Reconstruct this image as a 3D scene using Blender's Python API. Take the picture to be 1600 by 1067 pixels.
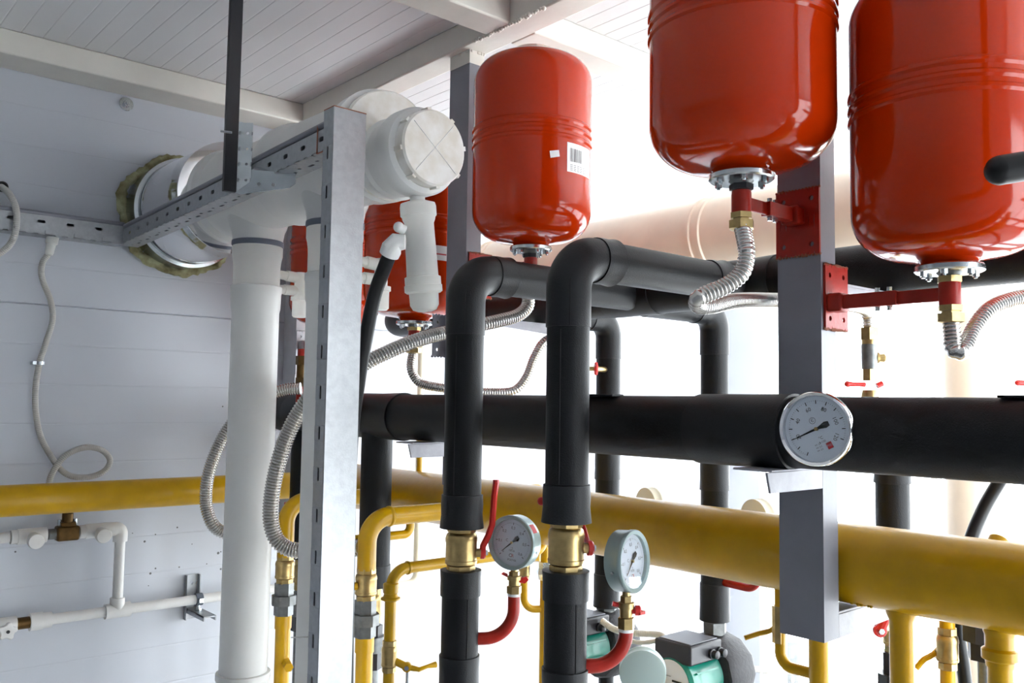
import bpy, bmesh, math, random
from mathutils import Vector, Matrix
random.seed(7)
for o in list(bpy.data.objects): bpy.data.objects.remove(o)
SC = bpy.context.scene; COL = SC.collection
R = math.radians; V = Vector

# ------------------------------------------------------------------ camera
H = 1.65                                     # camera height above the floor
FPX = 1383.0                                 # focal length in pixels of the 1600 wide frame
AZ, TILT, ROLL = 40.9, 3.93, 0.84
CAMM = (Matrix.Rotation(R(-AZ), 3, 'Z') @ Matrix.Rotation(R(90 + TILT), 3, 'X') @ Matrix.Rotation(R(ROLL), 3, 'Z'))
cd = bpy.data.cameras.new('camera'); cam = bpy.data.objects.new('camera', cd); COL.objects.link(cam)
cam.matrix_world = Matrix.Translation((0, 0, H)) @ CAMM.to_4x4()
cd.sensor_width = 36; cd.lens = FPX / 1600 * 36; cd.clip_start = 0.02
SC.camera = cam
def at(px, py, X=None, Y=None, d=None):      # measured pixel -> point on the plane X=, Y= or at depth d
    v = CAMM @ V(((px - 800) / FPX, (533.5 - py) / FPX, -1))
    if X is not None: t = X / v.x
    elif Y is not None: t = Y / v.y
    else: t = d
    return V((0, 0, H)) + v * t
def Z(h): return H + h                       # height given relative to the camera

# ------------------------------------------------------------------ daylight and exposure
w = bpy.data.worlds.new('overcast'); SC.world = w; w.use_nodes = True
bg = w.node_tree.nodes['Background']; bg.inputs[0].default_value = (0.90, 0.96, 1.0, 1); bg.inputs[1].default_value = 13.0
SC.view_settings.view_transform = 'Standard'; SC.view_settings.look = 'None'
SC.view_settings.gamma = 1; SC.view_settings.use_curve_mapping = False
SC.view_settings.exposure = -0.30

# ------------------------------------------------------------------ materials
def mat(name, col, rough=.5, metal=0, var=0, vscale=20, bump=0, bscale=200, coat=0, trans=0, col2=None, spec=None, sub=0, alpha=None):
    m = bpy.data.materials.new(name); m.use_nodes = True; nt = m.node_tree; b = nt.nodes['Principled BSDF']
    b.inputs['Base Color'].default_value = (*col, 1); b.inputs['Roughness'].default_value = rough; b.inputs['Metallic'].default_value = metal
    if coat: b.inputs['Coat Weight'].default_value = coat; b.inputs['Coat Roughness'].default_value = .04
    if trans: b.inputs['Transmission Weight'].default_value = trans
    if spec is not None: b.inputs['Specular IOR Level'].default_value = spec
    if sub:
        b.inputs['Subsurface Weight'].default_value = sub; b.inputs['Subsurface Scale'].default_value = .01
    tc = nt.nodes.new('ShaderNodeTexCoord')
    if var or col2:
        n = nt.nodes.new('ShaderNodeTexNoise'); n.inputs['Scale'].default_value = vscale; n.inputs['Detail'].default_value = 6
        r = nt.nodes.new('ShaderNodeValToRGB'); c2 = col2 or tuple(max(0, c * (1 - var)) for c in col)
        r.color_ramp.elements[0].position = .35; r.color_ramp.elements[1].position = .65
        r.color_ramp.elements[0].color = (*c2, 1); r.color_ramp.elements[1].color = (*col, 1)
        nt.links.new(tc.outputs['Object'], n.inputs['Vector']); nt.links.new(n.outputs['Fac'], r.inputs['Fac'])
        nt.links.new(r.outputs['Color'], b.inputs['Base Color'])
    if bump:
        n2 = nt.nodes.new('ShaderNodeTexNoise'); n2.inputs['Scale'].default_value = bscale; n2.inputs['Detail'].default_value = 3
        bp = nt.nodes.new('ShaderNodeBump'); bp.inputs['Strength'].default_value = bump; bp.inputs['Distance'].default_value = .002
        nt.links.new(tc.outputs['Object'], n2.inputs['Vector']); nt.links.new(n2.outputs['Fac'], bp.inputs['Height'])
        nt.links.new(bp.outputs['Normal'], b.inputs['Normal'])
    return m
M = {}
M['panel'] = mat('white panel', (.59, .615, .67), .38, var=.05, vscale=3, bump=.05, bscale=60)
M['ceil'] = mat('ceiling panel', (.76, .76, .77), .4, var=.05, vscale=2)
M['beam'] = mat('cream painted steel', (.78, .75, .68), .45, var=.08, vscale=9, bump=.15, bscale=60)
M['floor'] = mat('grey floor', (.46, .46, .45), .5, var=.2, vscale=4)
M['wallg'] = mat('grey painted wall', (.22, .23, .25), .5)
M['frame'] = mat('white window frame', (.85, .86, .87), .35)
M['red'] = mat('red gloss enamel', (.48, .027, .0006), .10, var=.06, vscale=2, spec=.34)
M['redp'] = mat('red brushed paint', (.38, .014, .005), .36, spec=.35, var=.25, vscale=40, bump=.3, bscale=80)
M['redl'] = mat('red lever plastic', (.6, .02, .015), .35)
M['post'] = mat('grey enamel paint', (.235, .24, .275), .36, spec=.5, var=.12, vscale=12, bump=.12, bscale=90)
M['postl'] = mat('pale grey paint', (.55, .55, .58), .4, var=.1, vscale=30)
M['postw'] = mat('light grey brushed paint', (.36, .36, .40), .4, var=.15, vscale=40, bump=.3, bscale=70)
M['foam'] = mat('black rubber foam', (.0065, .0072, .009), .5, spec=.26, var=.25, vscale=30, bump=.25, bscale=500)
M['foam2'] = mat('black foam tape', (.010, .011, .013), .46, spec=.30, bump=.2, bscale=400)
M['seam'] = mat('dark foam seam', (.004, .004, .005), .8)  # near-black colour of the thin seam lines along the foam pipes
M['yellow'] = mat('yellow gas paint', (.60, .335, .001), .28, var=.12, vscale=25, bump=.18, bscale=45, spec=.4)
M['brass'] = mat('brass', (.52, .38, .17), .34, metal=1, var=.25, vscale=60)
M['brassd'] = mat('tarnished brass', (.16, .09, .03), .45, metal=.8, var=.4, vscale=50)
M['galv'] = mat('galvanised steel', (.40, .415, .43), .40, metal=.7, var=.12, vscale=90, bump=.1, bscale=300)
M['zinc'] = mat('zinc plated steel', (.62, .66, .68), .24, metal=1, var=.15, vscale=30)
M['steel'] = mat('stainless hose', (.60, .58, .55), .25, metal=.9)
M['chrome'] = mat('polished chrome', (.82, .82, .83), .06, metal=1)
M['duct'] = mat('stainless duct', (.62, .61, .59), .16, metal=1, var=.1, vscale=6)
M['pp'] = mat('white polypropylene', (.90, .90, .88), .34, var=.06, vscale=10)
M['ppc'] = mat('scuffed white plastic', (.90, .88, .84), .4, col2=(.78, .73, .64), vscale=28)
M['milk'] = mat('milky plastic', (.93, .93, .90), .3)
M['gasket'] = mat('grey gasket', (.12, .14, .18), .5)
M['wpipe'] = mat('white water pipe', (.78, .77, .75), .38, var=.05, vscale=30)
M['grey'] = mat('grey conduit', (.52, .50, .47), .5)
M['cond'] = mat('white conduit', (.74, .72, .64), .45)
M['rubber'] = mat('black rubber', (.008, .008, .009), .4, spec=.3)
M['black'] = mat('black plastic', (.02, .02, .025), .4)
M['mal'] = mat('malleable iron', (.22, .23, .23), .4, metal=.7, var=.3, vscale=60)
M['cream'] = mat('cream flue jacket', (.93, .80, .65), .32, var=.12, vscale=7)
M['cream2'] = mat('cream pipe paint', (.80, .76, .60), .4)
M['case'] = mat('pale grey gauge case', (.36, .46, .46), .3, metal=.25)
M['dial'] = mat('dial white', (.66, .72, .80), .5)
M['ink'] = mat('black ink', (.01, .01, .012), .5)
M['inkr'] = mat('red ink', (.5, .02, .03), .5)
M['paper'] = mat('white label paper', (.85, .85, .85), .5)
M['teal'] = mat('green pump enamel', (.0, .17, .12), .3, coat=.2)
M['pumpg'] = mat('grey pump cover', (.16, .17, .20), .45)
M['pfoam'] = mat('black fissured foam', (.02, .02, .024), .6, bump=.6, bscale=120)
M['foamy'] = mat('pale mounting foam', (.46, .46, .27), .8, col2=(.16, .13, .05), vscale=26, bump=.9, bscale=150)
M['dirt'] = mat('grey dirt', (.15, .15, .15), .9)
M['weld'] = mat('rusty weld', (.30, .10, .05), .6)
def glassmat():
    m = bpy.data.materials.new('clear glass'); m.use_nodes = True; nt = m.node_tree; nt.nodes.clear()
    o = nt.nodes.new('ShaderNodeOutputMaterial'); mx = nt.nodes.new('ShaderNodeMixShader'); t = nt.nodes.new('ShaderNodeBsdfTransparent')
    g = nt.nodes.new('ShaderNodeBsdfGlossy'); g.inputs['Roughness'].default_value = .02; lw = nt.nodes.new('ShaderNodeLayerWeight'); lw.inputs['Blend'].default_value = .5
    pw = nt.nodes.new('ShaderNodeMath'); pw.operation = 'POWER'; pw.inputs[1].default_value = 4.0; nt.links.new(lw.outputs['Facing'], pw.inputs[0])
    f = nt.nodes.new('ShaderNodeMath'); f.operation = 'MULTIPLY_ADD'; f.inputs[1].default_value = .55; f.inputs[2].default_value = .035; nt.links.new(pw.outputs[0], f.inputs[0])
    nt.links.new(f.outputs[0], mx.inputs[0]); nt.links.new(t.outputs[0], mx.inputs[1]); nt.links.new(g.outputs[0], mx.inputs[2]); nt.links.new(mx.outputs[0], o.inputs[0])
    return m
M['glass'] = glassmat()
def translucent(m, f, col):
    nt = m.node_tree; b = nt.nodes['Principled BSDF']; o = nt.nodes['Material Output']; t = nt.nodes.new('ShaderNodeBsdfTranslucent'); t.inputs[0].default_value = (*col, 1)
    mx = nt.nodes.new('ShaderNodeMixShader'); mx.inputs[0].default_value = f; nt.links.new(b.outputs[0], mx.inputs[1]); nt.links.new(t.outputs[0], mx.inputs[2]); nt.links.new(mx.outputs[0], o.inputs[0])
translucent(M['milk'], .6, (.95, .95, .92)); translucent(M['pp'], .2, (.95, .95, .93))

# ------------------------------------------------------------------ helpers
def basis(axis, up=None):
    a = V(axis).normalized(); u = V(up) if up else (V((0, 0, 1)) if abs(a.z) < .9 else V((1, 0, 0)))
    x = u.cross(a).normalized(); y = a.cross(x).normalized(); return x, y, a
class MB:
    def __init__(s): s.bm = bmesh.new()
    def ring(s, c, x, y, r, n, ph=0): return [s.bm.verts.new(c + x * (r * math.cos(ph + 2 * math.pi * i / n)) + y * (r * math.sin(ph + 2 * math.pi * i / n))) for i in range(n)]
    def skin(s, rings, cap=True):
        n = len(rings[0])
        for a, b in zip(rings, rings[1:]):
            for i in range(n): s.bm.faces.new((a[i], a[(i + 1) % n], b[(i + 1) % n], b[i]))
        if cap:
            s.bm.faces.new(list(reversed(rings[0]))); s.bm.faces.new(rings[-1])
        return s
    def box(s, c, size, rot=None):
        m = Matrix.Translation(V(c)) @ (rot.to_4x4() if rot else Matrix.Identity(4)) @ Matrix.Diagonal((*size, 1))
        bmesh.ops.create_cube(s.bm, size=1, matrix=m); return s
    def bx(s, x0, x1, y0, y1, z0, z1): return s.box(((x0 + x1) / 2, (y0 + y1) / 2, (z0 + z1) / 2), (x1 - x0, y1 - y0, z1 - z0))
    def lathe(s, o, axis, prof, n=40, up=None, cap=True):
        x, y, a = basis(axis, up); o = V(o)
        return s.skin([s.ring(o + a * h, x, y, max(r, 1e-5), n) for r, h in prof], cap)
    def cyl(s, p, q, r, r2=None, n=28):
        p = V(p); q = V(q); return s.lathe(p, q - p, [(r, 0), (r if r2 is None else r2, (q - p).length)], n)
    def hexa(s, p, q, r): return s.cyl(p, q, r, n=6)
    def sph(s, c, r, n=16): bmesh.ops.create_uvsphere(s.bm, u_segments=n, v_segments=n // 2 + 2, radius=r, matrix=Matrix.Translation(V(c))); return s
    def tube(s, pts, r, n=24, cap=True):
        pts = [V(p) for p in pts]; rings = []; x = None
        for i, p in enumerate(pts):
            t = (pts[min(i + 1, len(pts) - 1)] - pts[max(i - 1, 0)]).normalized()
            if x is None: x = basis(t)[0]
            x = (x - t * x.dot(t)).normalized(); y = t.cross(x)
            rings.append(s.ring(p, x, y, r[i] if isinstance(r, list) else r, n))
        return s.skin(rings, cap)
    def prism(s, pts, off):                       # polygon extruded by a vector
        a = [s.bm.verts.new(V(p)) for p in pts]; b = [s.bm.verts.new(V(p) + V(off)) for p in pts]
        return s.skin([a, b])
    def build(s, name, m, parent=None, local=False, bevel=0, smooth=True, ang=32):
        bm = s.bm
        bmesh.ops.recalc_face_normals(bm, faces=bm.faces)
        if parent is not None and not local:
            inv = wm(parent).inverted(); bmesh.ops.transform(bm, matrix=inv, verts=bm.verts)
        me = bpy.data.meshes.new(name); bm.to_mesh(me); bm.free()
        if smooth:
            me.shade_smooth(); me.set_sharp_from_angle(angle=R(ang))
        me.materials.append(M[m]); o = bpy.data.objects.new(name, me); COL.objects.link(o)
        if parent is not None: o.parent = parent
        else:
            # put the origin at the base of the thing
            zs = [v.co.z for v in me.vertices]; c = sum((v.co for v in me.vertices), V()) / len(me.vertices); c.z = min(zs)
            me.transform(Matrix.Translation(-c)); o.location = c
        if bevel:
            b = o.modifiers.new('bevel', 'BEVEL'); b.width = bevel; b.segments = 2; b.limit_method = 'ANGLE'; b.angle_limit = R(40)
        return o
def wm(o):
    m = o.matrix_basis.copy(); p = o.parent
    while p: m = p.matrix_basis @ m; p = p.parent
    return m
def tag(o, label=None, cat=None, group=None, kind=None):
    for k, v in (('label', label), ('category', cat), ('group', group), ('kind', kind)):
        if v: o[k] = v
    return o
def thing(name, label, cat, loc=(0, 0, 0), group=None, rot=None):
    o = bpy.data.objects.new(name, None); COL.objects.link(o); o.empty_display_size = .05
    o.matrix_basis = Matrix.Translation(V(loc)) @ (rot.to_4x4() if rot else Matrix.Identity(4))
    return tag(o, label, cat, group)
def struct(name, mb, m, **k): return tag(mb.build(name, m, **k), kind='structure')
def fillet(pts, rad, n=10):
    pts = [V(p) for p in pts]; out = [pts[0]]
    for i in range(1, len(pts) - 1):
        a, b, c = pts[i - 1], pts[i], pts[i + 1]; u = (a - b).normalized(); v = (c - b).normalized()
        th = u.angle(v); r = rad[i - 1] if isinstance(rad, list) else rad; t = r / math.tan(th / 2)
        cen = b + (u + v).normalized() * (r / math.sin(th / 2)); p0 = b + u * t - cen; p1 = b + v * t - cen; tot = p0.angle(p1)
        for k in range(n + 1):
            f = k / n; out.append(cen + (p0 * math.sin((1 - f) * tot) + p1 * math.sin(f * tot)) / math.sin(tot))
    out.append(pts[-1]); return out
def spline(pts, step=.004):
    pts = [V(p) for p in pts]; P = [pts[0] * 2 - pts[1]] + pts + [pts[-1] * 2 - pts[-2]]; raw = []
    for i in range(1, len(P) - 2):
        for k in range(24):
            t = k / 24; a, b, c, d = P[i - 1], P[i], P[i + 1], P[i + 2]
            raw.append(.5 * ((2 * b) + (c - a) * t + (2 * a - 5 * b + 4 * c - d) * t * t + (3 * b - a - 3 * c + d) * t ** 3))
    raw.append(P[-2]); out = [raw[0]]; acc = 0
    for a, b in zip(raw, raw[1:]):
        L = (b - a).length; 
        while acc + L >= step:
            f = (step - acc) / L; a = a + (b - a) * f; out.append(a.copy()); L = (b - a).length; acc = 0
        acc += L
    return out
def corr(pts, r, pitch=.0055, amp=.10, n=16, name=None, m='steel', parent=None):
    q = spline(pts, pitch / 4); rr = [r * (1 + amp * (1, .3, -1, .3)[i % 4]) for i in range(len(q))]
    return MB().tube(q, rr, n).build(name, m, parent, ang=80)
def plate(mb, o, u, v, n, L, W, t, slots=()):   # flat bar with cut rectangular slots (u0,u1,v0,v1)
    o, u, v, n = V(o), V(u).normalized(), V(v).normalized(), V(n).normalized()
    def cell(u0, u1, v0, v1):
        if u1 - u0 < 1e-5 or v1 - v0 < 1e-5: return
        a = [o + u * uu + v * vv for uu, vv in ((u0, v0), (u1, v0), (u1, v1), (u0, v1))]; mb.prism(a, n * t)
    cuts = sorted(slots); pos = 0; mg = .0012; N = 16
    for (a, b, c, d) in cuts:
        cell(pos, a - mg, 0, W); cu, cv, hu, hv = (a + b) / 2, (c + d) / 2, (b - a) / 2, (d - c) / 2; rr = min(hu, hv); inner, outer = [], []
        for k in range(N):
            an = 2 * math.pi * (k + .5) / N; x, y = math.cos(an), math.sin(an)
            ix = (hu - rr) * (1 if x > 0 else -1) + rr * x; iy = (hv - rr) * (1 if y > 0 else -1) + rr * y; inner.append((cu + ix, cv + iy))
            U0, U1, V0, V1 = a - mg, b + mg, 0, W
            q = (k + .5) / N * 4 ; an2 = an
            if abs(x) >= abs(y): outer.append((U1 if x > 0 else U0, cv + (V1 - cv if y > 0 else cv - V0) * abs(y / x) * (1 if y > 0 else -1)))
            else: outer.append((cu + (U1 - cu) * (x / abs(y)), V1 if y > 0 else V0))
        def w3(uv, h): return mb.bm.verts.new(o + u * uv[0] + v * uv[1] + n * h)
        A = [w3(q, 0) for q in outer]; B = [w3(q, 0) for q in inner]; C_ = [w3(q, t) for q in inner]; D = [w3(q, t) for q in outer]
        for k in range(N):
            j = (k + 1) % N
            for P_, Q_ in ((A, B), (B, C_), (C_, D)): mb.bm.faces.new((P_[k], P_[j], Q_[j], Q_[k]))
        # corner fills
        for su, uu in ((1, b + mg), (-1, a - mg)):
            for sv, vv in ((1, W), (-1, 0)):
                best = sorted(range(N), key=lambda k: (outer[k][0] - uu) ** 2 + (outer[k][1] - vv) ** 2)[:2]
                k1, k2 = best
                c0, c1 = w3((uu, vv), 0), w3((uu, vv), t)
                try: mb.bm.faces.new((A[k1], A[k2], c0)); mb.bm.faces.new((D[k1], D[k2], c1))
                except ValueError: pass
        pos = b + mg
    cell(pos, L, 0, W); return mb
def text_mesh(body, size, M4, mb):
    cu = bpy.data.curves.new('t', 'FONT'); cu.body = body; cu.size = size; cu.align_x = 'CENTER'; cu.align_y = 'CENTER'; cu.resolution_u = 2
    o = bpy.data.objects.new('t', cu); COL.objects.link(o); bpy.context.view_layer.update()
    me = bpy.data.meshes.new_from_object(o.evaluated_get(bpy.context.evaluated_depsgraph_get())); me.transform(M4)
    mb.bm.from_mesh(me); bpy.data.objects.remove(o); bpy.data.curves.remove(cu); bpy.data.meshes.remove(me)

# ------------------------------------------------------------------ room shell
X0, X1, Y0, Y1, CZ = -1.6, 3.4, -1.0, 2.46, Z(.87)
# left wall: horizontal panels with shallow grooves and one open joint
def groove_profile(a0, a1, pitch, off, depth, gw, majors=()):
    pts = [(a0, 0)]; k = math.ceil((a0 - off) / pitch)
    while off + k * pitch < a1 - gw:
        g = off + k * pitch
        if g > a0 + gw:
            mj = any(abs(g - m) < pitch / 2 for m in majors); d = depth * (6 if mj else 1); ww = gw * (.8 if mj else 1)
            pts += [(g - ww, 0), (g, d), (g + ww, 0)]
        k += 1
    return pts + [(a1, 0)]
mb = MB(); prof = groove_profile(0, 2.6, .1, Z(.229) % .1, .0007, .003, (Z(.229),))
mb.prism([(X0, Y1 + d, z) for z, d in prof] + [(X0, Y1 + .08, 2.6), (X0, Y1 + .08, 0)], (X1 - X0, 0, 0)); struct('wall_left', mb, 'panel', ang=10)
mb = MB(); prof = groove_profile(X0, X1, .047, .457 % .047, .0010, .0025)
mb.prism([(x, Y0, CZ + d) for x, d in prof] + [(X1, Y0, CZ + .08), (X0, Y0, CZ + .08)], (0, Y1 - Y0 + .05, 0)); struct('ceiling', mb, 'ceil', ang=10)
struct('floor', MB().bx(X0, X1, Y0, Y1, -.1, 0), 'floor')
struct('wall_front', MB().bx(X0 - .08, X0, Y0, Y1, 0, 2.6), 'wallg')
# walls with window openings: back wall (X = X1) and right wall (Y = Y0)
BW = [(-.8, .6), (.75, 2.25)]; RW = [(1.28, 2.28), (2.40, 3.3)]; WZ0, WZ1 = .15, 2.42
mb = MB(); ys = [Y0] + [v for p in BW for v in p] + [Y1]
mb.bx(X1, X1 + .08, Y0, Y1, 0, WZ0); mb.bx(X1, X1 + .08, Y0, Y1, WZ1, 2.6)
for i in range(0, len(ys), 2): mb.bx(X1, X1 + .08, ys[i], ys[i + 1], WZ0, WZ1)
struct('wall_back', mb, 'panel')
mb = MB(); xs = [X0] + [v for p in RW for v in p] + [X1]
mb.bx(X0, X1, Y0 - .08, Y0, 0, WZ0); mb.bx(X0, X1, Y0 - .08, Y0, WZ1, 2.6)
for i in range(0, len(xs), 2): mb.bx(xs[i], xs[i + 1], Y0 - .08, Y0, WZ0, WZ1)
struct('wall_right', mb, 'panel')
wi = 1
for wins, back in ((BW, True), (RW, False)):
    for a, b in wins:
        e = tag(bpy.data.objects.new('window_%d' % wi, None), kind='structure'); COL.objects.link(e); wi += 1
        c = ((X1 + .03, (a + b) / 2, 0) if back else ((a + b) / 2, Y0 - .03, 0)); e.location = c
        f, g = MB(), MB(); t = .025
        def fb(mbb, u0, u1, z0, z1, th):
            if back: mbb.bx(X1 + .04 - th, X1 + .04 + th, u0, u1, z0, z1)
            else: mbb.bx(u0, u1, Y0 - .04 - th, Y0 - .04 + th, z0, z1)
        for u0, u1, z0, z1 in ((a, a + t, WZ0, WZ1), (b - t, b, WZ0, WZ1), (a, b, WZ0, WZ0 + t), (a, b, WZ1 - t, WZ1), ((a + b) / 2 - .012, (a + b) / 2 + .012, WZ0, WZ1)): fb(f, u0, u1, z0, z1, .02)
        fb(g, a + t, b - t, WZ0 + t, WZ1 - t, .002)
        f.build('window_frame', 'frame', e); g.build('window_pane', 'glass', e)
# painted steel roof beams
BZ0 = Z(.81)
struct('trim_1', MB().bx(1.20, 1.27, Y0, 2.345, BZ0, CZ), 'beam', bevel=.004)
struct('trim_2', MB().bx(X0, X1, 2.345, Y1, BZ0, CZ), 'beam', bevel=.004)
struct('trim_3', MB().bx(X0, 1.20, 1.405, 1.487, BZ0, CZ), 'beam', bevel=.004)
struct('trim_4', MB().bx(1.27, X1, 1.405, 1.487, BZ0, CZ), 'beam', bevel=.004)
mb = MB()
for k in range(26):
    y = 1.30 + k * .009; mb.sph((1.2 + random.uniform(-.002, .002), y, BZ0 + random.uniform(-.002, .001)), random.uniform(.003, .006), 8)
struct('trim_5', mb, 'beam')

# ------------------------------------------------------------------ expansion tanks
TR = .126
def tank(label, x, y, z):
    t = thing('expansion_tank', label, 'tank', (x, y, z), 'red expansion tanks')
    rr, hh = TR, .43; p = [(.0335, .0), (.036, .003), (.040, .007)]
    for k in range(0, 13):
        a = R(90 * k / 12); p.append((rr - .062 + .062 * math.sin(a), .012 + .062 * (1 - math.cos(a))) if k else (.052, .0095))
    for g in (.208, .225, .242): p += [(rr, g - .006), (rr + .0026, g - .002), (rr + .0026, g + .002), (rr, g + .005)]
    for k in range(0, 13):
        a = R(90 * k / 12); p.append((rr - .055 + .055 * math.cos(a), hh - .028 - .055 + .055 * math.sin(a)))
    p += [(.045, hh - .008), (.01, hh)]
    MB().lathe((0, 0, 0), (0, 0, 1), p, 72).build('vessel', 'red', t, local=True, ang=28)
    MB().lathe((0, 0, -.012), (0, 0, 1), [(.042, .002), (.0445, .004), (.0445, .010), (.043, .012), (.034, .0125)], 40).build('flange', 'zinc', t, local=True); fl = t.children[-1]
    for k in range(6):
        a = R(60 * k + 12); c = V((.034 * math.cos(a), .034 * math.sin(a), 0))
        MB().hexa(c + V((0, 0, -.0155)), c + V((0, 0, -.0095)), .0048).cyl(c + V((0, 0, -.018)), c + V((0, 0, -.010)), .0026, n=10).build('bolt', 'zinc', fl, local=True)
    MB().lathe((0, 0, -.017), (0, 0, 1), [(.012, 0), (.0135, .003), (.0165, .006), (.0175, .0075)], 24).build('neck', 'mal', t, local=True)
    MB().hexa((0, 0, -.0235), (0, 0, -.015), .0165).build('lock_nut', 'black' if z > Z(.25) else 'brass', t, local=True)
    return t
def copy_tank(src, label, x, y, z, rz):
    r = src.copy(); COL.objects.link(r); r.location = (x, y, z); r.rotation_euler = (0, 0, rz); r['label'] = label
    for ch in list(src.children):
        c = ch.copy(); COL.objects.link(c); c.parent = r
        for g in list(ch.children):
            d = g.copy(); COL.objects.link(d); d.parent = c
    return r
tank2 = tank('red expansion tank with a white barcode label, hung in the middle of the rack', 1.24, 1.375, Z(.328))
tank3 = copy_tank(tank2, 'red expansion tank above the near grey post, its top cut by the picture edge', 1.069, .735, Z(.332), .5); tank3.scale = (1.045, 1.045, .97)
tank4 = tank('red expansion tank furthest right, in front of the black upper header', 1.24, .518, Z(.196))
tank1 = copy_tank(tank4, 'red expansion tank behind the milky condensate trap and black rubber hose', 1.24, 1.80, Z(.196), .9)
tank0 = copy_tank(tank4, 'red expansion tank mostly hidden between the two white exhaust risers', 1.24, 2.19, Z(.196), .3)
# labels stuck on the tank skin
def sticker(t, az0, az1, z0, z1, nm, m, tilt=0, off=.0006, parent=None):
    n = 8; a = []; b = []; r = TR + off; mb = MB(); rows = []
    for k in range(n + 1):
        f = k / n; az = az0 + (az1 - az0) * f; s = tilt * (f - .5)
        rows.append([(r * math.cos(az), r * math.sin(az), z0 + s), (r * math.cos(az), r * math.sin(az), z1 + s)])
    bm = mb.bm; vs = [[bm.verts.new(q) for q in row] for row in rows]
    for u, v in zip(vs, vs[1:]): bm.faces.new((u[0], v[0], v[1], u[1]))
    return mb.build(nm, m, t, local=True)
cam_az = math.atan2(-1.375, -1.24)             # direction from tank to camera
st = sticker(tank2, cam_az + .59, cam_az + 1.22, .135, .195, 'barcode_label', 'paper')
mb = MB()
for k, wv in enumerate((1, 2, 1, 1, 3, 1, 2, 1, 1, 2, 1, 3)):
    a0 = cam_az + .65 + k * .022; r = TR + .0011
    for q in [0]:
        vs = [mb.bm.verts.new((r * math.cos(aa), r * math.sin(aa), zz)) for aa, zz in ((a0, .157), (a0 + .0052 * wv, .157), (a0 + .0052 * wv, .184), (a0, .184))]
        mb.bm.faces.new(vs)
for k in range(4):
    zz = .139 + k * .0035
    for j in range(6):
        a0 = cam_az + .65 + j * .075; r = TR + .0011
        vs = [mb.bm.verts.new((r * math.cos(aa), r * math.sin(aa), z2)) for aa, z2 in ((a0, zz), (a0 + .05, zz), (a0 + .05, zz + .0008), (a0, zz + .0008))]
        mb.bm.faces.new(vs)
b = mb.build('barcode_print', 'ink', tank2, local=True); b.parent = st
mb = MB(); r = TR + .0008; n1 = cam_az + .36
pts = [(-.0085, -.0105), (.0115, -.0055), (.0095, .0075), (-.0105, .0035)]
mb.bm.faces.new([mb.bm.verts.new(V((r * math.cos(n1 + u / r), r * math.sin(n1 + u / r), .168 + v))) for u, v in pts])
mb.build('small_tilted_sticker', 'paper', tank2, local=True)
ca1 = math.atan2(-1.8, -1.24) - .9
s1 = sticker(tank1, ca1 + .30, ca1 + .62, .135, .17, 'paper_label', 'paper'); sticker(tank1, ca1 + .32, ca1 + .6, .148, .151, 'printed_line', 'inkr', off=.0011)

# ------------------------------------------------------------------ grey hanging posts with welded brackets
PX0, PX1 = 1.22, 1.262
def post(label, ya, yb, z0, paint='post', shelf_main=True, shelf_gas=True, shelf_up=True):
    t = thing('steel_post', label, 'post', (1.24, (ya + yb) / 2, z0), 'grey steel posts hanging from the roof beam')
    wl = .003; mb = MB()
    mb.bx(PX0, PX1, ya, ya + wl, z0, BZ0 - .03); mb.bx(PX0, PX1, yb - wl, yb, z0, BZ0 - .03)
    mb.bx(PX0, PX0 + wl, ya + wl, yb - wl, z0, BZ0 - .03); mb.bx(PX1 - wl, PX1, ya + wl, yb - wl, z0, BZ0 - .03)
    mb.build('shaft', paint, t)
    mb = MB().bx(PX0 - .0005, PX1 + .0005, ya - .0005, yb + .0005, BZ0 - .032, BZ0)
    for k in range(10): mb.sph((random.choice((PX0, PX1)) if k % 2 else random.uniform(PX0, PX1), ya if k % 2 == 0 else random.uniform(ya, yb), BZ0 - .003), .004, 8)
    mb.build('cream_painted_top', 'beam', t)
    if shelf_main:
        x0 = 1.085; zt = Z(-.089); xv = at(1199, 725, Y=.698).x; mb = MB(); mb.bx(x0, PX0, ya, yb - .01, zt - .003, zt)
        mb.prism([(xv, ya, zt - .003), (PX0, ya, zt - .003), (PX0, ya, zt - .032), (xv + .008, ya, zt - .032)], (0, .004, 0))
        mb.build('pipe_shelf', 'postw', t, bevel=.0008)
    if shelf_gas:
        zt = Z(-.306); mb = MB().bx(PX1, 1.44, ya, ya + .035, zt - .004, zt)
        mb.prism([(PX1, ya, zt - .004), (1.43, ya, zt - .004), (1.43, ya, zt - .035), (PX1, ya, zt - .04)], (0, .004, 0)); mb.build('pipe_shelf', 'postw', t, bevel=.0008)
    if shelf_up:
        zt = Z(.193); mb = MB().bx(PX1, 1.51, ya, ya + .035, zt - .004, zt)
        mb.prism([(PX1, ya, zt - .004), (1.51, ya, zt - .004), (1.51, ya, zt - .028), (PX1, ya, zt - .012)], (0, .004, 0)); mb.build('pipe_shelf', 'postw', t, bevel=.0008)
    return t
post_near = post('grey steel post nearest the camera, right of centre, passing behind the chrome thermometer', .698, .772, at(1303, 1000, Y=.698).z)
post_mid = post('grey steel post left of the barcode-labelled red tank, its top below the roof beam', at(732, 200, X=1.22).y, at(702, 200, X=1.22).y, Z(-.19), shelf_gas=False)
post_far = post('grey steel post at the panelled left wall, seen between the two white exhaust risers', 2.379, 2.455, Z(-.364), 'postl', shelf_up=False, shelf_gas=False)

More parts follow.
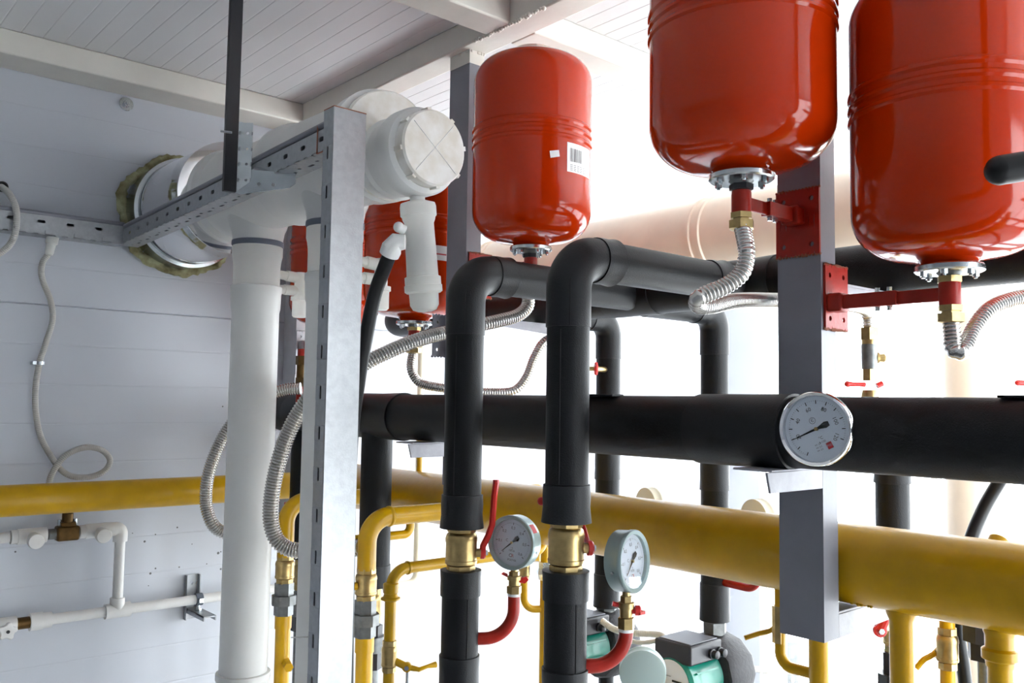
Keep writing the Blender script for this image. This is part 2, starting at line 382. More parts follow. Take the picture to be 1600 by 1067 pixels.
post_mid_y0, post_mid_y1 = at(732, 200, X=1.22).y, at(702, 200, X=1.22).y
def hole(mb, p, n, r=.004, t=.001): mb.cyl(V(p) - V(n) * .0005, V(p) + V(n) * t, r, n=12)
def bracket(label, plate_c, pn, pw, ph, tank_xy, zc, shift=0, pm='redp'):
    """plate_c: point on post face, pn: face normal, arm runs along pn to the tank axis"""
    n = V(pn); s = V((0, 1, 0)) if abs(n.x) > .5 else V((1, 0, 0)); c = V(plate_c); e = V((tank_xy[0], tank_xy[1], zc))
    t = thing('tank_bracket', label, 'bracket', (c.x, c.y, c.z - ph / 2), 'red tank brackets')
    o = c - s * pw / 2 + s * shift - V((0, 0, ph / 2)); mb = MB(); hh = .0075
    # plate with four punched holes
    u = s; v = V((0, 0, 1)); sl = []
    for uu in (.013, pw - .013):
        sl.append((uu - .004, uu + .004, .012, .020))
    plate(mb, o, u, v, n, pw, ph / 2, .004, sl); plate(mb, o + v * (ph / 2), u, v, n, pw, ph / 2, .004, [(a, b2, ph / 2 - .02, ph / 2 - .012) for a, b2, _, _ in sl])
    mb.build('plate', pm, t)
    mb = MB(); st_ = V((c.x, c.y, zc)) + n * .004; L = (e - st_).length - .013; d = (e - st_).normalized(); x = d.cross(V((0, 0, 1)))
    rot = Matrix((d, x, V((0, 0, 1)))).transposed()
    mb.box(st_ + d * L * .5, (L, .005, .019), rot); mb.box(st_ + d * L * .32, (L * .64, .016, .021), rot); mb.build('arm', 'redp', t, bevel=.001)
    MB().box(st_ + d * .012, (.024, .03, .028), rot).build('arm_socket', pm, t, bevel=.004)
    mb = MB().lathe(e - V((0, 0, .017)), (0, 0, 1), [(.0135, 0), (.0142, .002), (.0142, .031), (.0135, .033)], 24); mb.build('ring_socket', 'redp', t)
    mb = MB()
    for k in (.45, .56): mb.hexa(st_ + d * L * k - V((0, 0, .017)), st_ + d * L * k + V((0, 0, .017)), .004)
    mb.build('clamp_bolts', 'zinc', t)
    for sgn in (1, -1):
        mb = MB()
        for k in range(14): mb.sph(c - s * pw / 2 + s * (shift + pw * k / 13) + V((0, 0, sgn * ph / 2)) + n * .002, random.uniform(.002, .0035), 6)
        mb.build('weld_seam', 'weld' if pm == 'redp' else pm, t)
    return t
bracket('red bracket carrying the tank above the near post', (PX0, .735, Z(.283)), (-1, 0, 0), .074, .103, (1.069, .735), Z(.292))
bracket('long red bracket arm reaching right to the rightmost tank', (1.241, .698, Z(.167)), (0, -1, 0), .066, .098, (1.24, .518), Z(.157), .018)
bracket('red bracket on the middle post under the barcode-labelled tank', (1.241, post_mid_y0, Z(.288)), (0, -1, 0), .066, .1, (1.24, 1.375), Z(.289), .018)
bracket('bracket behind the middle post, red arm to the tank behind the trap', (1.241, post_mid_y1, Z(.15)), (0, 1, 0), .11, .095, (1.24, 1.80), Z(.157), 0, 'post')
bracket('bracket on the wall-side post, half hidden behind the white risers', (1.241, 2.379, Z(.135)), (0, -1, 0), .066, .13, (1.24, 2.19), Z(.157), .012, 'postl')

# ------------------------------------------------------------------ valves and fittings
def valve(label, p, r, L, m='brass', name='ball_valve', group=None, big=True):
    """vertical ball valve, p = bottom centre"""
    t = thing(name, label, 'valve', p, group); k = L
    mb = MB(); h = .2 * k
    for z0, z1 in ((0, .17 * k), (.83 * k, k)):
        mb.lathe((0, 0, z0), (0, 0, 1), [(r * .86, 0), (r * .9, .01 * k), (r * .9, z1 - z0 - .01 * k), (r * .86, z1 - z0)], 8)
    mb.lathe((0, 0, .17 * k), (0, 0, 1), [(r * .8, 0), (r * .98, .03 * k), (r, .06 * k), (r, .10 * k), (r * .97, .11 * k), (r * .97, .45 * k), (r, .48 * k), (r, .54 * k), (r * .93, .62 * k), (r * .8, .66 * k)], 40)
    mb.build('body', m, t, local=True)
    return t
def lever(t, r, z, az, m, L, rise, drop=0, th=.006, wd=.014, hub=.011):
    """lever arm: leaves the stem at azimuth az, then runs up (rise) or outward (L)"""
    a = V((math.cos(az), math.sin(az), 0)); s = V((-a.y, a.x, 0)); c = V((0, 0, z))
    MB().cyl(c + a * r * .8, c + a * (r + .010), hub * .7, n=20).build('stem', 'brass', t, local=True)
    h = MB().lathe(c + a * (r + .006), a, [(hub, 0), (hub, .006), (hub * .8, .009)], 20).build('lever_hub', m, t, local=True)
    MB().hexa(c + a * (r + .014), c + a * (r + .019), .005).build('stem_nut', 'zinc', t, local=True)
    return c + a * (r + .009), a, s

def pipe_thing(label, pts, r, m, bend, cat='pipe', name='pipe', group=None, n=28, ext=()):
    t = MB().tube(fillet(pts, bend, 12) if len(pts) > 2 else pts, r, n).build(name, m); tag(t, label, cat, group); return t

# ------------------------------------------------------------------ black insulated pipes
FR = .0345
def sleeve(t, p, q, r, name='sleeve', flare=0):
    p, q = V(p), V(q); L = (q - p).length; n = 5
    MB().lathe(p, q - p, [(r - .004, -.0005), (r, 0), (r + flare * .3, L * .3), (r, L * .6), (r + flare, L), (r - .004, L + .0005)], 40).build(name, 'foam2', t)
def seam(t, pts, off):
    MB().tube([V(p) + V(off) for p in pts], .0011, 6).build('glue_seam', 'seam', t)
CH = V((-.655, -.756, 0))                 # towards the camera side
def riser(label_up, label_low, label_valve, x, y, ztop, zv1, zv0, xe, lev):
    t = thing('insulated_pipe', label_up, 'pipe', (x, y, zv1), 'black foam insulated pipes')
    path = fillet([(x, y, zv1), (x, y, ztop), (xe, y, ztop)], .055, 16)
    MB().tube(path, FR, 40).build('insulation', 'foam', t)
    e = fillet([(x, y, ztop - .115), (x, y, ztop), (x + .075, y, ztop)], .055, 18)
    MB().tube(e, FR + .0018, 40).build('elbow_cover', 'foam2', t)
    seam(t, [p + V((0, 0, 0)) for p in fillet([(x - .0, y, ztop - .114), (x, y, ztop), (x + .074, y, ztop)], .055, 18)], (CH * (FR + .0016)))
    sleeve(t, (x + .058, y, ztop), (x + .098, y, ztop), FR + .0035, 'elbow_collar', .002)
    sleeve(t, (x, y, zv1 + .058), (x, y, zv1 - .001), FR + .0030, 'end_collar', .0025)
    if label_up.startswith('black insulated riser with its elbow nearest'): sleeve(t, (xe - .075, y, ztop), (xe - .035, y, ztop), FR + .002, 'end_collar', .004)
    a = R(205); off = V((math.cos(a), math.sin(a), 0)) * (FR + .0002); seam(t, [(x, y, zv1 + .06), (x, y, ztop - .12)], off)
    t2 = thing('insulated_pipe', label_low, 'pipe', (x, y, 0), 'black foam insulated pipes')
    MB().tube([(x, y, 0), (x, y, zv0)], FR - .001, 40).build('insulation', 'foam', t2)
    sleeve(t2, (x, y, zv0 - .045), (x, y, zv0), FR + .0018, 'end_collar', .001)
    sleeve(t2, (x, y, zv0 - .22), (x, y, zv0 - .150), FR + .001, 'joint_collar', .001)
    seam(t2, [(x, y, .05), (x, y, zv0 - .046)], V((math.cos(R(255)), math.sin(R(255)), 0)) * (FR - .0008))
    v = valve(label_valve, (x, y, zv0 - .006), .029, zv1 - zv0 + .012)
    return t, t2, v
r1 = riser('black insulated riser with lower elbow, left of the barcode-labelled tank', 'black insulated pipe below the brass valve behind the left pressure gauge',
           'large brass ball valve with its long red lever raised, left of the left pressure gauge', .995, 1.280, Z(.237), Z(-.226), Z(-.302), 1.44, 0)
r2 = riser('black insulated riser with its elbow nearest the camera, in front of the cream flue', 'black insulated pipe below the brass valve, behind the right pressure gauge',
           'large brass ball valve between the two pressure gauges, red lever pointing away', .992, 1.008, Z(.236), Z(-.186), Z(-.262), 1.43, 0)
# raised lever of the left valve
v = r1[2]; vp = v.location; L1 = .088
c, a, s = lever(v, .029, .036, R(-35), 'redl', 0, 0)
def flatbar(t, pts, w, th, wide, m, name='lever'):
    mb = MB(); rings = []; wide = V(wide).normalized(); pts = [V(p) for p in pts]
    ws = w if isinstance(w, list) else [w] * len(pts)
    for i, p in enumerate(pts):
        tt = (pts[min(i + 1, len(pts) - 1)] - pts[max(i - 1, 0)]).normalized(); nn = tt.cross(wide).normalized(); wd = nn.cross(tt)
        rings.append([mb.bm.verts.new(p + wd * (ws[i] / 2 * math.cos(k * math.pi / 4 + .39)) * 1.08 + nn * (th / 2 * math.sin(k * math.pi / 4 + .39)) * 1.08) for k in range(8)])
    mb.skin(rings); return mb.build(name, m, t, local=True)
o = c
flatbar(v, [o + V((0, 0, -.006)), o + V((0, 0, .012)) + a * .001, o + V((0, 0, .03)) + a * .010, o + V((0, 0, .050)) + a * .017, o + V((0, 0, .10)) + a * .020, o + V((0, 0, .126)) + a * .023, o + V((0, 0, .131)) + a * .023], [.013, .015, .014, .012, .014, .018, .010], .011, s, 'redl')
v = r2[2]; c, a, s = lever(v, .029, .040, R(-30), 'redl', 0, 0, hub=.012)
flatbar(v, [c - s * .004, c + s * .02 + a * .004, c + s * .06 + a * .008 + V((0, 0, .02)), c + s * .085 + a * .008 + V((0, 0, .03))], [.014, .012, .012, .014], .008, (0, 0, 1), 'redl')
k2 = at(846, 783, d=1.44); mb = MB().sph(k2, .007, 12); mb.tube([k2, k2 + V((.03, .03, -.005))], .006, 12)
o_ = mb.build('lever_tip', 'redl', v)

# main black header
t = thing('insulated_header', 'thick black insulated header running across the picture behind the two risers', 'pipe', (1.15, 1.0, Z(-.09)), 'black foam insulated pipes')
HZ = Z(-.037)
MB().tube([(1.15, -.45, HZ), (1.15, 2.30, HZ)], .0515, 48).build('insulation', 'foam', t)
sleeve(t, (1.15, .865, HZ), (1.15, .70, HZ), .0545, 'joint_collar', .001)
sleeve(t, (1.15, 1.93, HZ), (1.15, 1.70, HZ), .0535, 'tee_cover', .0018)
sleeve(t, (1.15, 2.22, HZ), (1.15, 2.10, HZ), .0535, 'tee_cover', .0018)
MB().bx(1.13, 1.17, .30, .345, HZ + .0508, HZ + .054).bx(1.13, 1.17, .36, .42, HZ + .0508, HZ + .054).build('glued_patch', 'foam2', t, bevel=.001)
MB().bx(1.12, 1.15, 1.03, 1.12, HZ + .049, HZ + .0535).build('glued_patch', 'foam2', t, bevel=.001)
MB().tube([(1.15 + .012, -.4, HZ + .0505), (1.15 + .012, 1.68, HZ + .0505)], .0011, 6).build('glue_seam', 'seam', t)
for lab, y in (('black insulated drop from the header beside the left yellow elbow', 1.814), ('black insulated drop from the header, between the white risers', 2.17)):
    t = thing('insulated_pipe', lab, 'pipe', (1.15, y, 0), 'black foam insulated pipes')
    zb = at(592, 918, X=1.15).z if y < 2 else Z(-.42)
    MB().tube([(1.15, y, HZ - .03), (1.15, y, zb)], .037, 36).build('insulation', 'foam', t)
    sleeve(t, (1.15, y, zb + .05), (1.15, y, zb), .0385, 'end_collar', .0015)
    MB().tube([(1.15, y, zb + .01), (1.15, y, 0)], .016, 20).build('bare_pipe', 'mal', t)
    vv = valve('slim brass valve hanging under the black drop, at the left yellow branch' if y < 2 else 'slim brass valve under the far black drop between the risers', (1.15, y, zb - .085), .021, .08)
    tt = thing('pipe_union', 'black pipe union under the slim brass valve ' + ('by the left yellow branch' if y < 2 else 'between the white risers'), 'fitting', (1.15, y, zb - .19))
    MB().hexa((1.15, y, zb - .115), (1.15, y, zb - .09), .024).build('nut', 'black', tt); MB().hexa((1.15, y, zb - .19), (1.15, y, zb - .15), .024).build('nut', 'black', tt); MB().cyl((1.15, y, zb - .15), (1.15, y, zb - .115), .03).build('coupling_ring', 'mal', tt)
# upper rear header
t = thing('insulated_header', 'upper black insulated header running behind the red tanks', 'pipe', (1.475, 1, Z(.19)), 'black foam insulated pipes'); UX, UZ = 1.475, Z(.24)
MB().tube(fillet([(UX, -.45, UZ), (UX, 2.26, UZ), (UX + .1, 2.26, UZ)], .06), .0455, 40).build('insulation', 'foam', t)
sleeve(t, (UX, 1.36, UZ), (UX, 1.22, UZ), .047, 'tee_cover', .0015); sleeve(t, (UX, 1.08, UZ), (UX, .93, UZ), .047, 'tee_cover', .0015)
# rear drops
for i, (lab, y) in enumerate((('black insulated drop left of the other, seen behind the front right riser', 1.624), ('black insulated drop above the nearer green pump, right of its twin', 1.28))):
    t = thing('insulated_pipe', lab, 'pipe', (1.75, y, Z(-.5)), 'black foam insulated pipes'); zb = at((951, 1115)[i], (948, 968)[i], X=1.75).z
    MB().tube(fillet([(UX + .02, y, Z(.225)), (1.75, y, Z(.225)), (1.75, y, zb)], .05, 12), .0325, 32).build('insulation', 'foam', t)
    MB().tube(fillet([(1.67, y, Z(.225)), (1.75, y, Z(.225)), (1.75, y, Z(.12))], .05, 12), .0345, 32).build('elbow_cover', 'foam2', t)
    sleeve(t, (1.75, y, Z(-.13)), (1.75, y, Z(-.20)), .0342, 'joint_collar', .001)
    sleeve(t, (1.75, y, zb + .085), (1.75, y, zb), .0345, 'end_collar', .001)
    MB().cyl((1.75, y, zb), (1.75, y, zb - .07), .017).hexa((1.75, y, zb - .035), (1.75, y, zb - .06), .03).build('pipe_end', 'black', t)
t = thing('insulated_pipe', 'short black insulated pipe between black header and yellow main, right of the near post', 'pipe', (1.75, .85, Z(-.4)), 'black foam insulated pipes')
MB().tube(fillet([(1.75, .955, Z(-.06)), (1.75, .85, Z(-.06)), (1.75, .85, Z(-.38))], .045, 12), .0325, 32).build('insulation', 'foam', t)
sleeve(t, (1.75, .85, Z(-.11)), (1.75, .85, Z(-.15)), .0345, 'joint_collar', .001)

# ------------------------------------------------------------------ yellow gas pipes
GZ = Z(-.243); GX = 1.327; GR = .0615
t = thing('gas_main', 'thick yellow gas main crossing the picture below the black header', 'pipe', (GX, 1, GZ - GR), 'yellow gas pipes')
MB().lathe((GX, -.45, GZ), (0, 1, 0), [(GR, 0), (GR, 2.72), (GR * .85, 2.755), (GR * .5, 2.775), (.005, 2.78)], 56).build('main_pipe', 'yellow', t)
def dropy(px): 
    p = at(px, 990, X=GX); return p.y
for px, r in ((1409, .0175), (1562, .0165), (1279, .0155)):
    y = dropy(px)
    MB().lathe((GX, y, GZ - GR + .01), (0, 0, -1), [(r * 1.35, 0), (r * 1.25, .012), (r, .022), (r, 1.2)], 28).build('branch_pipe', 'yellow', t)
y = dropy(1562); mb = MB(); zt = at(1562, 1000, X=GX).z
mb.lathe((GX, y, zt + .03), (0, 0, -1), [(.018, 0), (.0205, .004), (.0205, .012), (.017, .014), (.0175, .018), (.019, .020), (.019, .040), (.0235, .043), (.0235, .055), (.019, .058), (.018, .066)], 20); mb.build('painted_union', 'yellow', t)
p = at(1545, 842, X=GX + .02); MB().lathe((GX + .01, p.y, GZ + .02), (.75, -.1, .75), [(.013, 0), (.013, .035), (.0145, .037), (.0145, .050), (.010, .053)], 20).build('top_branch', 'yellow', t)
y = dropy(1279); z1 = at(1250, 1047, X=GX).z; yb = dropy(1219)
MB().tube(fillet([(GX, yb, GZ - .05), (GX, yb, z1), (GX, y, z1)], .022), .009, 20).build('side_branch', 'yellow', t)
mb = MB()
for k in range(26): mb.sph((GX + random.uniform(-.03, -.01), dropy(1409) + .03 + k * .0012 + random.uniform(-.01, .01), GZ - GR + .006), random.uniform(.002, .004), 6)
mb.build('weld_seam', 'yellow', t)
# the wall run
t = thing('gas_pipe', 'yellow gas pipe running along the panelled left wall', 'pipe', (.3, 2.31, GZ - .0365), 'yellow gas pipes'); MB().tube([(-.9, 2.31, GZ), (GX, 2.31, GZ)], .0365, 40).build('straight_pipe', 'yellow', t)
for x in (-.5, .90): MB().bx(x - .012, x + .012, 2.33, Y1 + .006, GZ - .01, GZ + .01).build('wall_standoff', 'galv', t)

def union(label, p, r, L, m='mal', group=None):
    t = thing('pipe_union', label, 'fitting', p, group); p = V(p)
    MB().hexa(p, p + V((0, 0, L * .33)), r * .85).build('lower_hexagon', m, t)
    MB().cyl(p + V((0, 0, L * .33)), p + V((0, 0, L * .62)), r * 1.12, n=8).build('union_nut', m, t)
    MB().hexa(p + V((0, 0, L * .62)), p + V((0, 0, L)), r * .84).build('upper_hexagon', m, t); return t
def gas_branch(lab, y, labv, labu, xa=.99):
    t = thing('gas_branch', lab, 'pipe', (xa, y, 0), 'yellow gas pipes')
    zt = at(582 if y < 1.7 else 453, 893 if y < 1.7 else 872, X=xa).z
    path = fillet([(GX - .05, y, GZ), (xa, y, GZ), (xa, y, zt)], .05, 14); MB().tube(path, .0195, 28).build('bent_pipe', 'yellow', t)
    MB().lathe((xa + .052, y, GZ), (1, 0, 0), [(.0195, -.004), (.0218, -.001), (.0218, .002), (.0195, .005)], 28).build('weld_bead', 'yellow', t)
    vv = valve(labv, (xa, y, zt - .062), .0225, .066)
    union(labu, (xa, y, zt - .135), .0265, .075)
    MB().tube([(xa, y, 0), (xa, y, zt - .128)], .0175, 28).build('lower_pipe', 'yellow', t); MB().cyl((xa, y, zt - .165), (xa, y, zt - .130), .0195).build('sleeve', 'yellow', t)
    return t, zt, vv
gb1, zt1, gv1 = gas_branch('yellow gas branch with bend right of the slotted steel upright', 1.59, 'brass gas valve on the yellow bend right of the slotted upright', 'grey iron union below the brass valve right of the slotted upright')
gb0, zt0, gv0 = gas_branch('yellow gas branch between the two white exhaust risers', 1.95, 'brass gas valve between the two white risers', 'grey iron union between the two white risers')
mb = MB().cyl((.99 - .022, 1.59, zt1 - .03), (.99 - .040, 1.59 + .004, zt1 - .03), .008, n=16); mb.build('side_cap', 'yellow', gv1)
pcap = (.99 + .015, 1.95 - .03, Z(-.62)); MB().hexa((.995, 1.94, at(455, 1040, X=.99).z), (.985, 1.905, at(455, 1040, X=.99).z - .004), .011).build('test_plug', 'yellow', gb0)
# red lever between risers
t = thing('valve_lever', 'red lever beside the hose, between the white risers at the yellow pipe', 'lever', at(444, 850, d=2.2))
a_, b_ = at(437, 852, d=2.2), at(448, 785, d=2.2); MB().tube([a_, a_ + (b_ - a_) * .3 + V((.004, 0, 0)), b_], [.011, .006, .006], 12).build('lever', 'redl', t); MB().cyl(a_ - CH * .015, a_ + CH * .004, .011).build('hub', 'brass', t)
t = thing('small_tap', 'small brass tap in front of the yellow pipe left of the right white riser', 'valve', at(415, 800, d=2.3))
MB().cyl(at(430, 805, d=2.3), at(446, 812, d=2.3), .012, n=8).build('body', 'brassd', t)
# smaller branches
def small_branch(lab, labv, xa, y, zz, xend, m='yellow'):
    t = thing('gas_branch', lab, 'pipe', (xa, y, 0), 'yellow gas pipes')
    MB().tube(fillet([(xend, y, GZ - .04), (xend, y, zz), (xa, y, zz), (xa, y, .0)], [.02, .035], 12), .0108, 24).build('bent_pipe', m, t)
    MB().lathe((xa + .037, y, zz), (1, 0, 0), [(.0105, -.003), (.013, -.001), (.013, .002), (.0105, .004)], 20).build('weld_bead', m, t)
    return t
sb = small_branch('thin yellow gas branch with bend, left of the front left riser', '', .945, 1.43, at(660, 884, Y=1.43).z, 1.335)
p = at(620, 930, X=.945); zc = p.z
mb = MB().lathe((.945, 1.43, zc + .02), (0, 0, -1), [(.0115, 0), (.0145, .002), (.0145, .018), (.0125, .02), (.0145, .026), (.0185, .028), (.0185, .031), (.0125, .034)], 20); mb.build('painted_coupling', 'yellow', sb)
zv = at(620, 1055, X=.945).z; t = valve('small brass valve with yellow lever pointing right, on the thin yellow pipe', (.945, 1.43, zv), .0150, .058)
e0 = at(636, 1042, d=1.66); mb = MB(); MB().cyl((.945, 1.43, zv + .025), e0, .007, n=16).build('stem', 'yellow', t); MB().lathe(e0, CH, [(.009, -.004), (.009, .004), (.006, .006)], 16).build('lever_hub', 'yellow', t); MB().hexa(e0 + CH * .006, e0 + CH * .010, .0045).build('stem_nut', 'zinc', t)
MB().tube([e0, at(655, 1046, d=1.66), at(668, 1041, d=1.67), at(681, 1038, d=1.68)], [.006, .0045, .0035, .006], 10).build('lever', 'yellow', t)
MB().tube([at(637, 1045, d=1.66), at(636, 1075, d=1.66)], .0035, 8).build('drop_rod', 'zinc', t)
sb2 = small_branch('thin yellow gas pipe behind the left black drop', '', 1.065, 1.885, at(650, 833, Y=1.885).z, 1.30)
# rear yellow drops beyond the main
def rear_drop(lab, px, xx=1.75, r=.0135):
    y = at(px, 990, X=xx).y; t = thing('gas_branch', lab, 'pipe', (xx, y, 0), 'yellow gas pipes')
    MB().tube(fillet([(GX + .05, y, GZ), (xx, y, GZ), (xx, y, 0)], .04, 10), r, 20).build('bent_pipe', 'yellow', t); return y
yr = rear_drop('thin yellow drop behind the yellow main at far right, with brass valve', 1480, 1.7)
zz = at(1480, 1045, X=1.7).z; t = valve('brass valve with curved yellow lever, low at far right', (1.7, yr, zz), .019, .075)
MB().cyl((1.7, yr, zz + .045), at(1462, 1022, d=1.66), .008, n=14).build('stem', 'brass', t)
MB().tube(spline([at(1462, 1020, d=1.65), at(1452, 1026, d=1.65), at(1443, 1031, d=1.65), at(1430, 1046, d=1.65)], .004), .0055, 10).build('lever', 'yellow', t)
yr2 = rear_drop('thin yellow drop just left of the front right riser, beyond the main', 850)
union('pale grey union on the yellow drop left of the front right riser', (1.75, yr2, at(849, 905, X=1.75).z), .022, .05, 'zinc')
t = thing('gas_branch', 'thin yellow curved pipe right of the left pressure gauge stem', 'pipe', at(818, 905, d=2.5), 'yellow gas pipes')
q0 = at(819, 905, d=2.5); q1 = at(849, 951, X=1.75); MB().tube(fillet([q0, V((q0.x, q0.y, q1.z)), q1], .035), .0105, 20).build('bent_pipe', 'yellow', t)
q = at(819, 905, d=2.5); valve('small brass valve on the curved yellow pipe behind the left gauge', q, .0165, .055)
q = at(850, 855, d=2.4); MB().tube(fillet([q + V((-.05, -.02, -.03)), q + V((-.04, -.01, .012)), q + V((.05, -.04, .03))], .02), .014, 16).build('bent_pipe', 'yellow', t)
# small yellow valve left of near post
q = at(1217, 975, X=GX); t = thing('small_tap', 'small tap with long yellow lever, left of the near post foot', 'valve', q)
MB().cyl(q + V((0, 0, -.03)), q + V((0, 0, .03)), .0115, n=8).build('body', 'brass', t)
MB().tube(spline([q + V((0, 0, .002)), at(1204, 985, d=1.49), at(1185, 990, d=1.49), at(1163, 997, d=1.49)], .005), .0042, 10).build('lever', 'yellow', t)

# ------------------------------------------------------------------ gauges
def gauge_frame(n, roll):
    n = V(n).normalized(); y = (V((0, 0, 1)) - n * n.z).normalized(); x = y.cross(n)
    m = Matrix((x, y, n)).transposed(); return m @ Matrix.Rotation(roll, 3, 'Z')
def gauge(name, label, c, n, roll, r, depth, kind, case='case', back=False):
    t = thing(name, label, 'gauge', c, None if not back else None, gauge_frame(n, roll))
    if kind == 'bimetal':
        MB().lathe((0, 0, -depth), (0, 0, 1), [(r * .9, 0), (r * .95, .002), (r * .95, depth - .006), (r, depth - .005), (r, depth + .001), (r * .97, depth + .003), (r * .9, depth + .001), (r * .89, depth - .006), (.001, depth - .006)], 72).build('case', 'chrome', t, local=True, ang=50)
        f = r * .885; zf = -.0055
    else:
        MB().lathe((0, 0, -depth), (0, 0, 1), [(r * .9, 0), (r * .98, .0015), (r * .98, depth - .007), (r, depth - .006), (r, depth), (r * .98, depth + .0015), (r * .86, depth - .0005), (r * .855, depth - .007), (.001, depth - .007)], 72).build('case', case, t, local=True, ang=50)
        f = r * .85; zf = -.0065
    if back: return t
    MB().cyl((0, 0, zf - .0005), (0, 0, zf + .0005), f, n=64).build('dial', 'dial', t, local=True); dl = t.children[-1]
    mk = MB(); zt = zf + .0011
    def tick(cl, r0, r1, wd):
        a = R(90 - cl); u = V((math.cos(a), math.sin(a), 0)); s2 = V((-u.y, u.x, 0)) * wd / 2; zz = V((0, 0, zt))
        mk.bm.faces.new([mk.bm.verts.new(q + zz) for q in (u * r0 - s2, u * r1 - s2, u * r1 + s2, u * r0 + s2)])
    if kind == 'bimetal': lo, hi, nmaj, labs, per = 225, 495, 12, {2: '20', 4: '40', 6: '60', 8: '80', 10: '100', 12: '120'}, 5
    else: lo, hi, nmaj, labs, per = 225, 495, 6, {0: '0', 1: '0,1', 2: '0,2', 3: '0,3', 4: '0,4', 5: '0,5', 6: '0,6'}, 10
    for i in range(nmaj * per + 1):
        cl = lo + (hi - lo) * i / (nmaj * per); mj = i % per == 0
        tick(cl, f * (.76 if mj else (.84 if kind == 'bimetal' else .81)), f * (.87 if kind == 'bimetal' else .86), .0011 if mj else .00035)
    for i, sx in labs.items():
        cl = lo + (hi - lo) * i / nmaj; a = R(90 - cl)
        text_mesh(sx, f * .17, Matrix.Translation((f * .62 * math.cos(a), f * .62 * math.sin(a), zt)) @ (Matrix.Rotation(R(-cl), 4, 'Z') if kind == 'bimetal' else Matrix.Identity(4)), mk)
    if kind == 'bimetal':
        text_mesh('°C', f * .13, Matrix.Translation((0, -f * .30, zt)), mk); text_mesh('0-120', f * .09, Matrix.Translation((0, -f * .42, zt)), mk)
        for k in range(3): text_mesh('кл. 2,5', f * .07, Matrix.Translation((-f * .16, -f * (.44 + .09 * k), zt)), mk)
        text_mesh('Є', f * .14, Matrix.Translation((-f * .02, f * .28, zt)), mk)
        rg = [mk.bm.verts.new((-f * .02 + f * .1 * math.cos(k * math.pi / 12) * q2, f * .28 + f * .1 * math.sin(k * math.pi / 12) * q2, zt)) for q2 in (1, .88) for k in range(24)]
        for k in range(24): mk.bm.faces.new((rg[k], rg[(k + 1) % 24], rg[24 + (k + 1) % 24], rg[24 + k]))
        MB().box((f * .16, -f * .60, zt), (f * .17, f * .2, .0004), Matrix.Rotation(R(4), 3, 'Z')).build('red_mark', 'inkr', dl, local=True)
        tx = MB(); text_mesh('РОС', f * .075, Matrix.Translation((f * .16, -f * .60, zt + .0004)), tx); tx.build('mark_lettering', 'dial', dl, local=True)
    else:
        text_mesh('МПа', f * .13, Matrix.Translation((0, -f * .36, zt)), mk); text_mesh('1,5', f * .09, Matrix.Translation((0, -f * .24, zt)), mk)
        text_mesh('РОСМА', f * .12, Matrix.Translation((f * .04, -f * .76, zt)), mk); text_mesh('C', f * .17, Matrix.Translation((-f * .28, f * .06, zt)), mk)
        mk2 = MB(); text_mesh('R', f * .2, Matrix.Translation((f * .06, -f * .57, zt)), mk2); mk2.build('red_mark', 'inkr', dl, local=True); text_mesh('C', f * .22, Matrix.Translation((-f * .06, -f * .57, zt)), mk)
    mk.build('dial_markings', 'ink', dl, local=True, smooth=False)
    ncl = (lo + (hi - lo) * (1.95 / 12)) if kind == 'bimetal' else lo + 3
    a = R(90 - ncl); u = V((math.cos(a), math.sin(a), 0)); s2 = V((-u.y, u.x, 0)); zz = V((0, 0, zt + .0012)); nd = MB()
    L = f * (.82 if kind == 'bimetal' else .66)
    nd.prism([u * L - s2 * .0003 + zz, -u * f * .08 - s2 * .0016 + zz, -u * f * .30 - s2 * (f * .10) + zz, -u * f * .42 - s2 * (f * .07) + zz, -u * f * .42 + s2 * (f * .07) + zz, -u * f * .30 + s2 * (f * .10) + zz, -u * f * .08 + s2 * .0016 + zz, u * L + s2 * .0003 + zz], (0, 0, .0006))
    nd.build('needle', 'ink', t, local=True)
    MB().cyl((0, 0, zt), (0, 0, zt + .0035), f * .055, n=20).build('needle_cap', 'brass', t, local=True)
    MB().cyl((0, 0, -.0012), (0, 0, -.0004), f * 1.0, n=64).build('glass', 'glass', t, local=True)
    return t
g1c = at(798, 848, d=1.60); n1 = V((-.955, -.30, .0))
G1 = gauge('pressure_gauge', 'round pressure gauge with grey case and red mark on its rim, left of two', g1c, n1, R(-4), .049, .028, 'p')
mb = MB(); a0 = R(46)
for k in range(5):
    pass
rv = []
for k in range(5):
    a_ = R(28 + 5 * k); rv.append([(.0493 * math.cos(a_), .0493 * math.sin(a_), zz) for zz in (-.004, -.018)])
vs = [[mb.bm.verts.new(q) for q in row] for row in rv]
for u_, v_ in zip(vs, vs[1:]): mb.bm.faces.new((u_[0], v_[0], v_[1], u_[1]))
mb.build('red_rim_sticker', 'inkr', G1, local=True)
MB().cyl((.047, -.012, -.014), (.0495, -.0125, -.014), .0025, n=12).build('case_screw', 'zinc', G1, local=True)
g2c = at(992, 877, d=1.395); n2 = V((.22, -.97, .06))
G2 = gauge('pressure_gauge', 'pressure gauge turned to the right so its deep grey case shows', g2c, n2, R(3), .049, .030, 'p')
MB().cyl((-.047, -.01, -.014), (-.0495, -.0105, -.014), .0025, n=12).build('case_screw', 'zinc', G2, local=True)
tc_ = at(1274, 670, d=1.10); n3 = V((-.99, -.16, .03))
G3 = gauge('thermometer', 'large chrome-rimmed dial thermometer on the black header', tc_, n3, R(25), .0465, .012, 'bimetal')
MB().cyl((0, 0, -.012), (0, 0, -.095), .008, n=16).build('stem', 'zinc', G3, local=True)

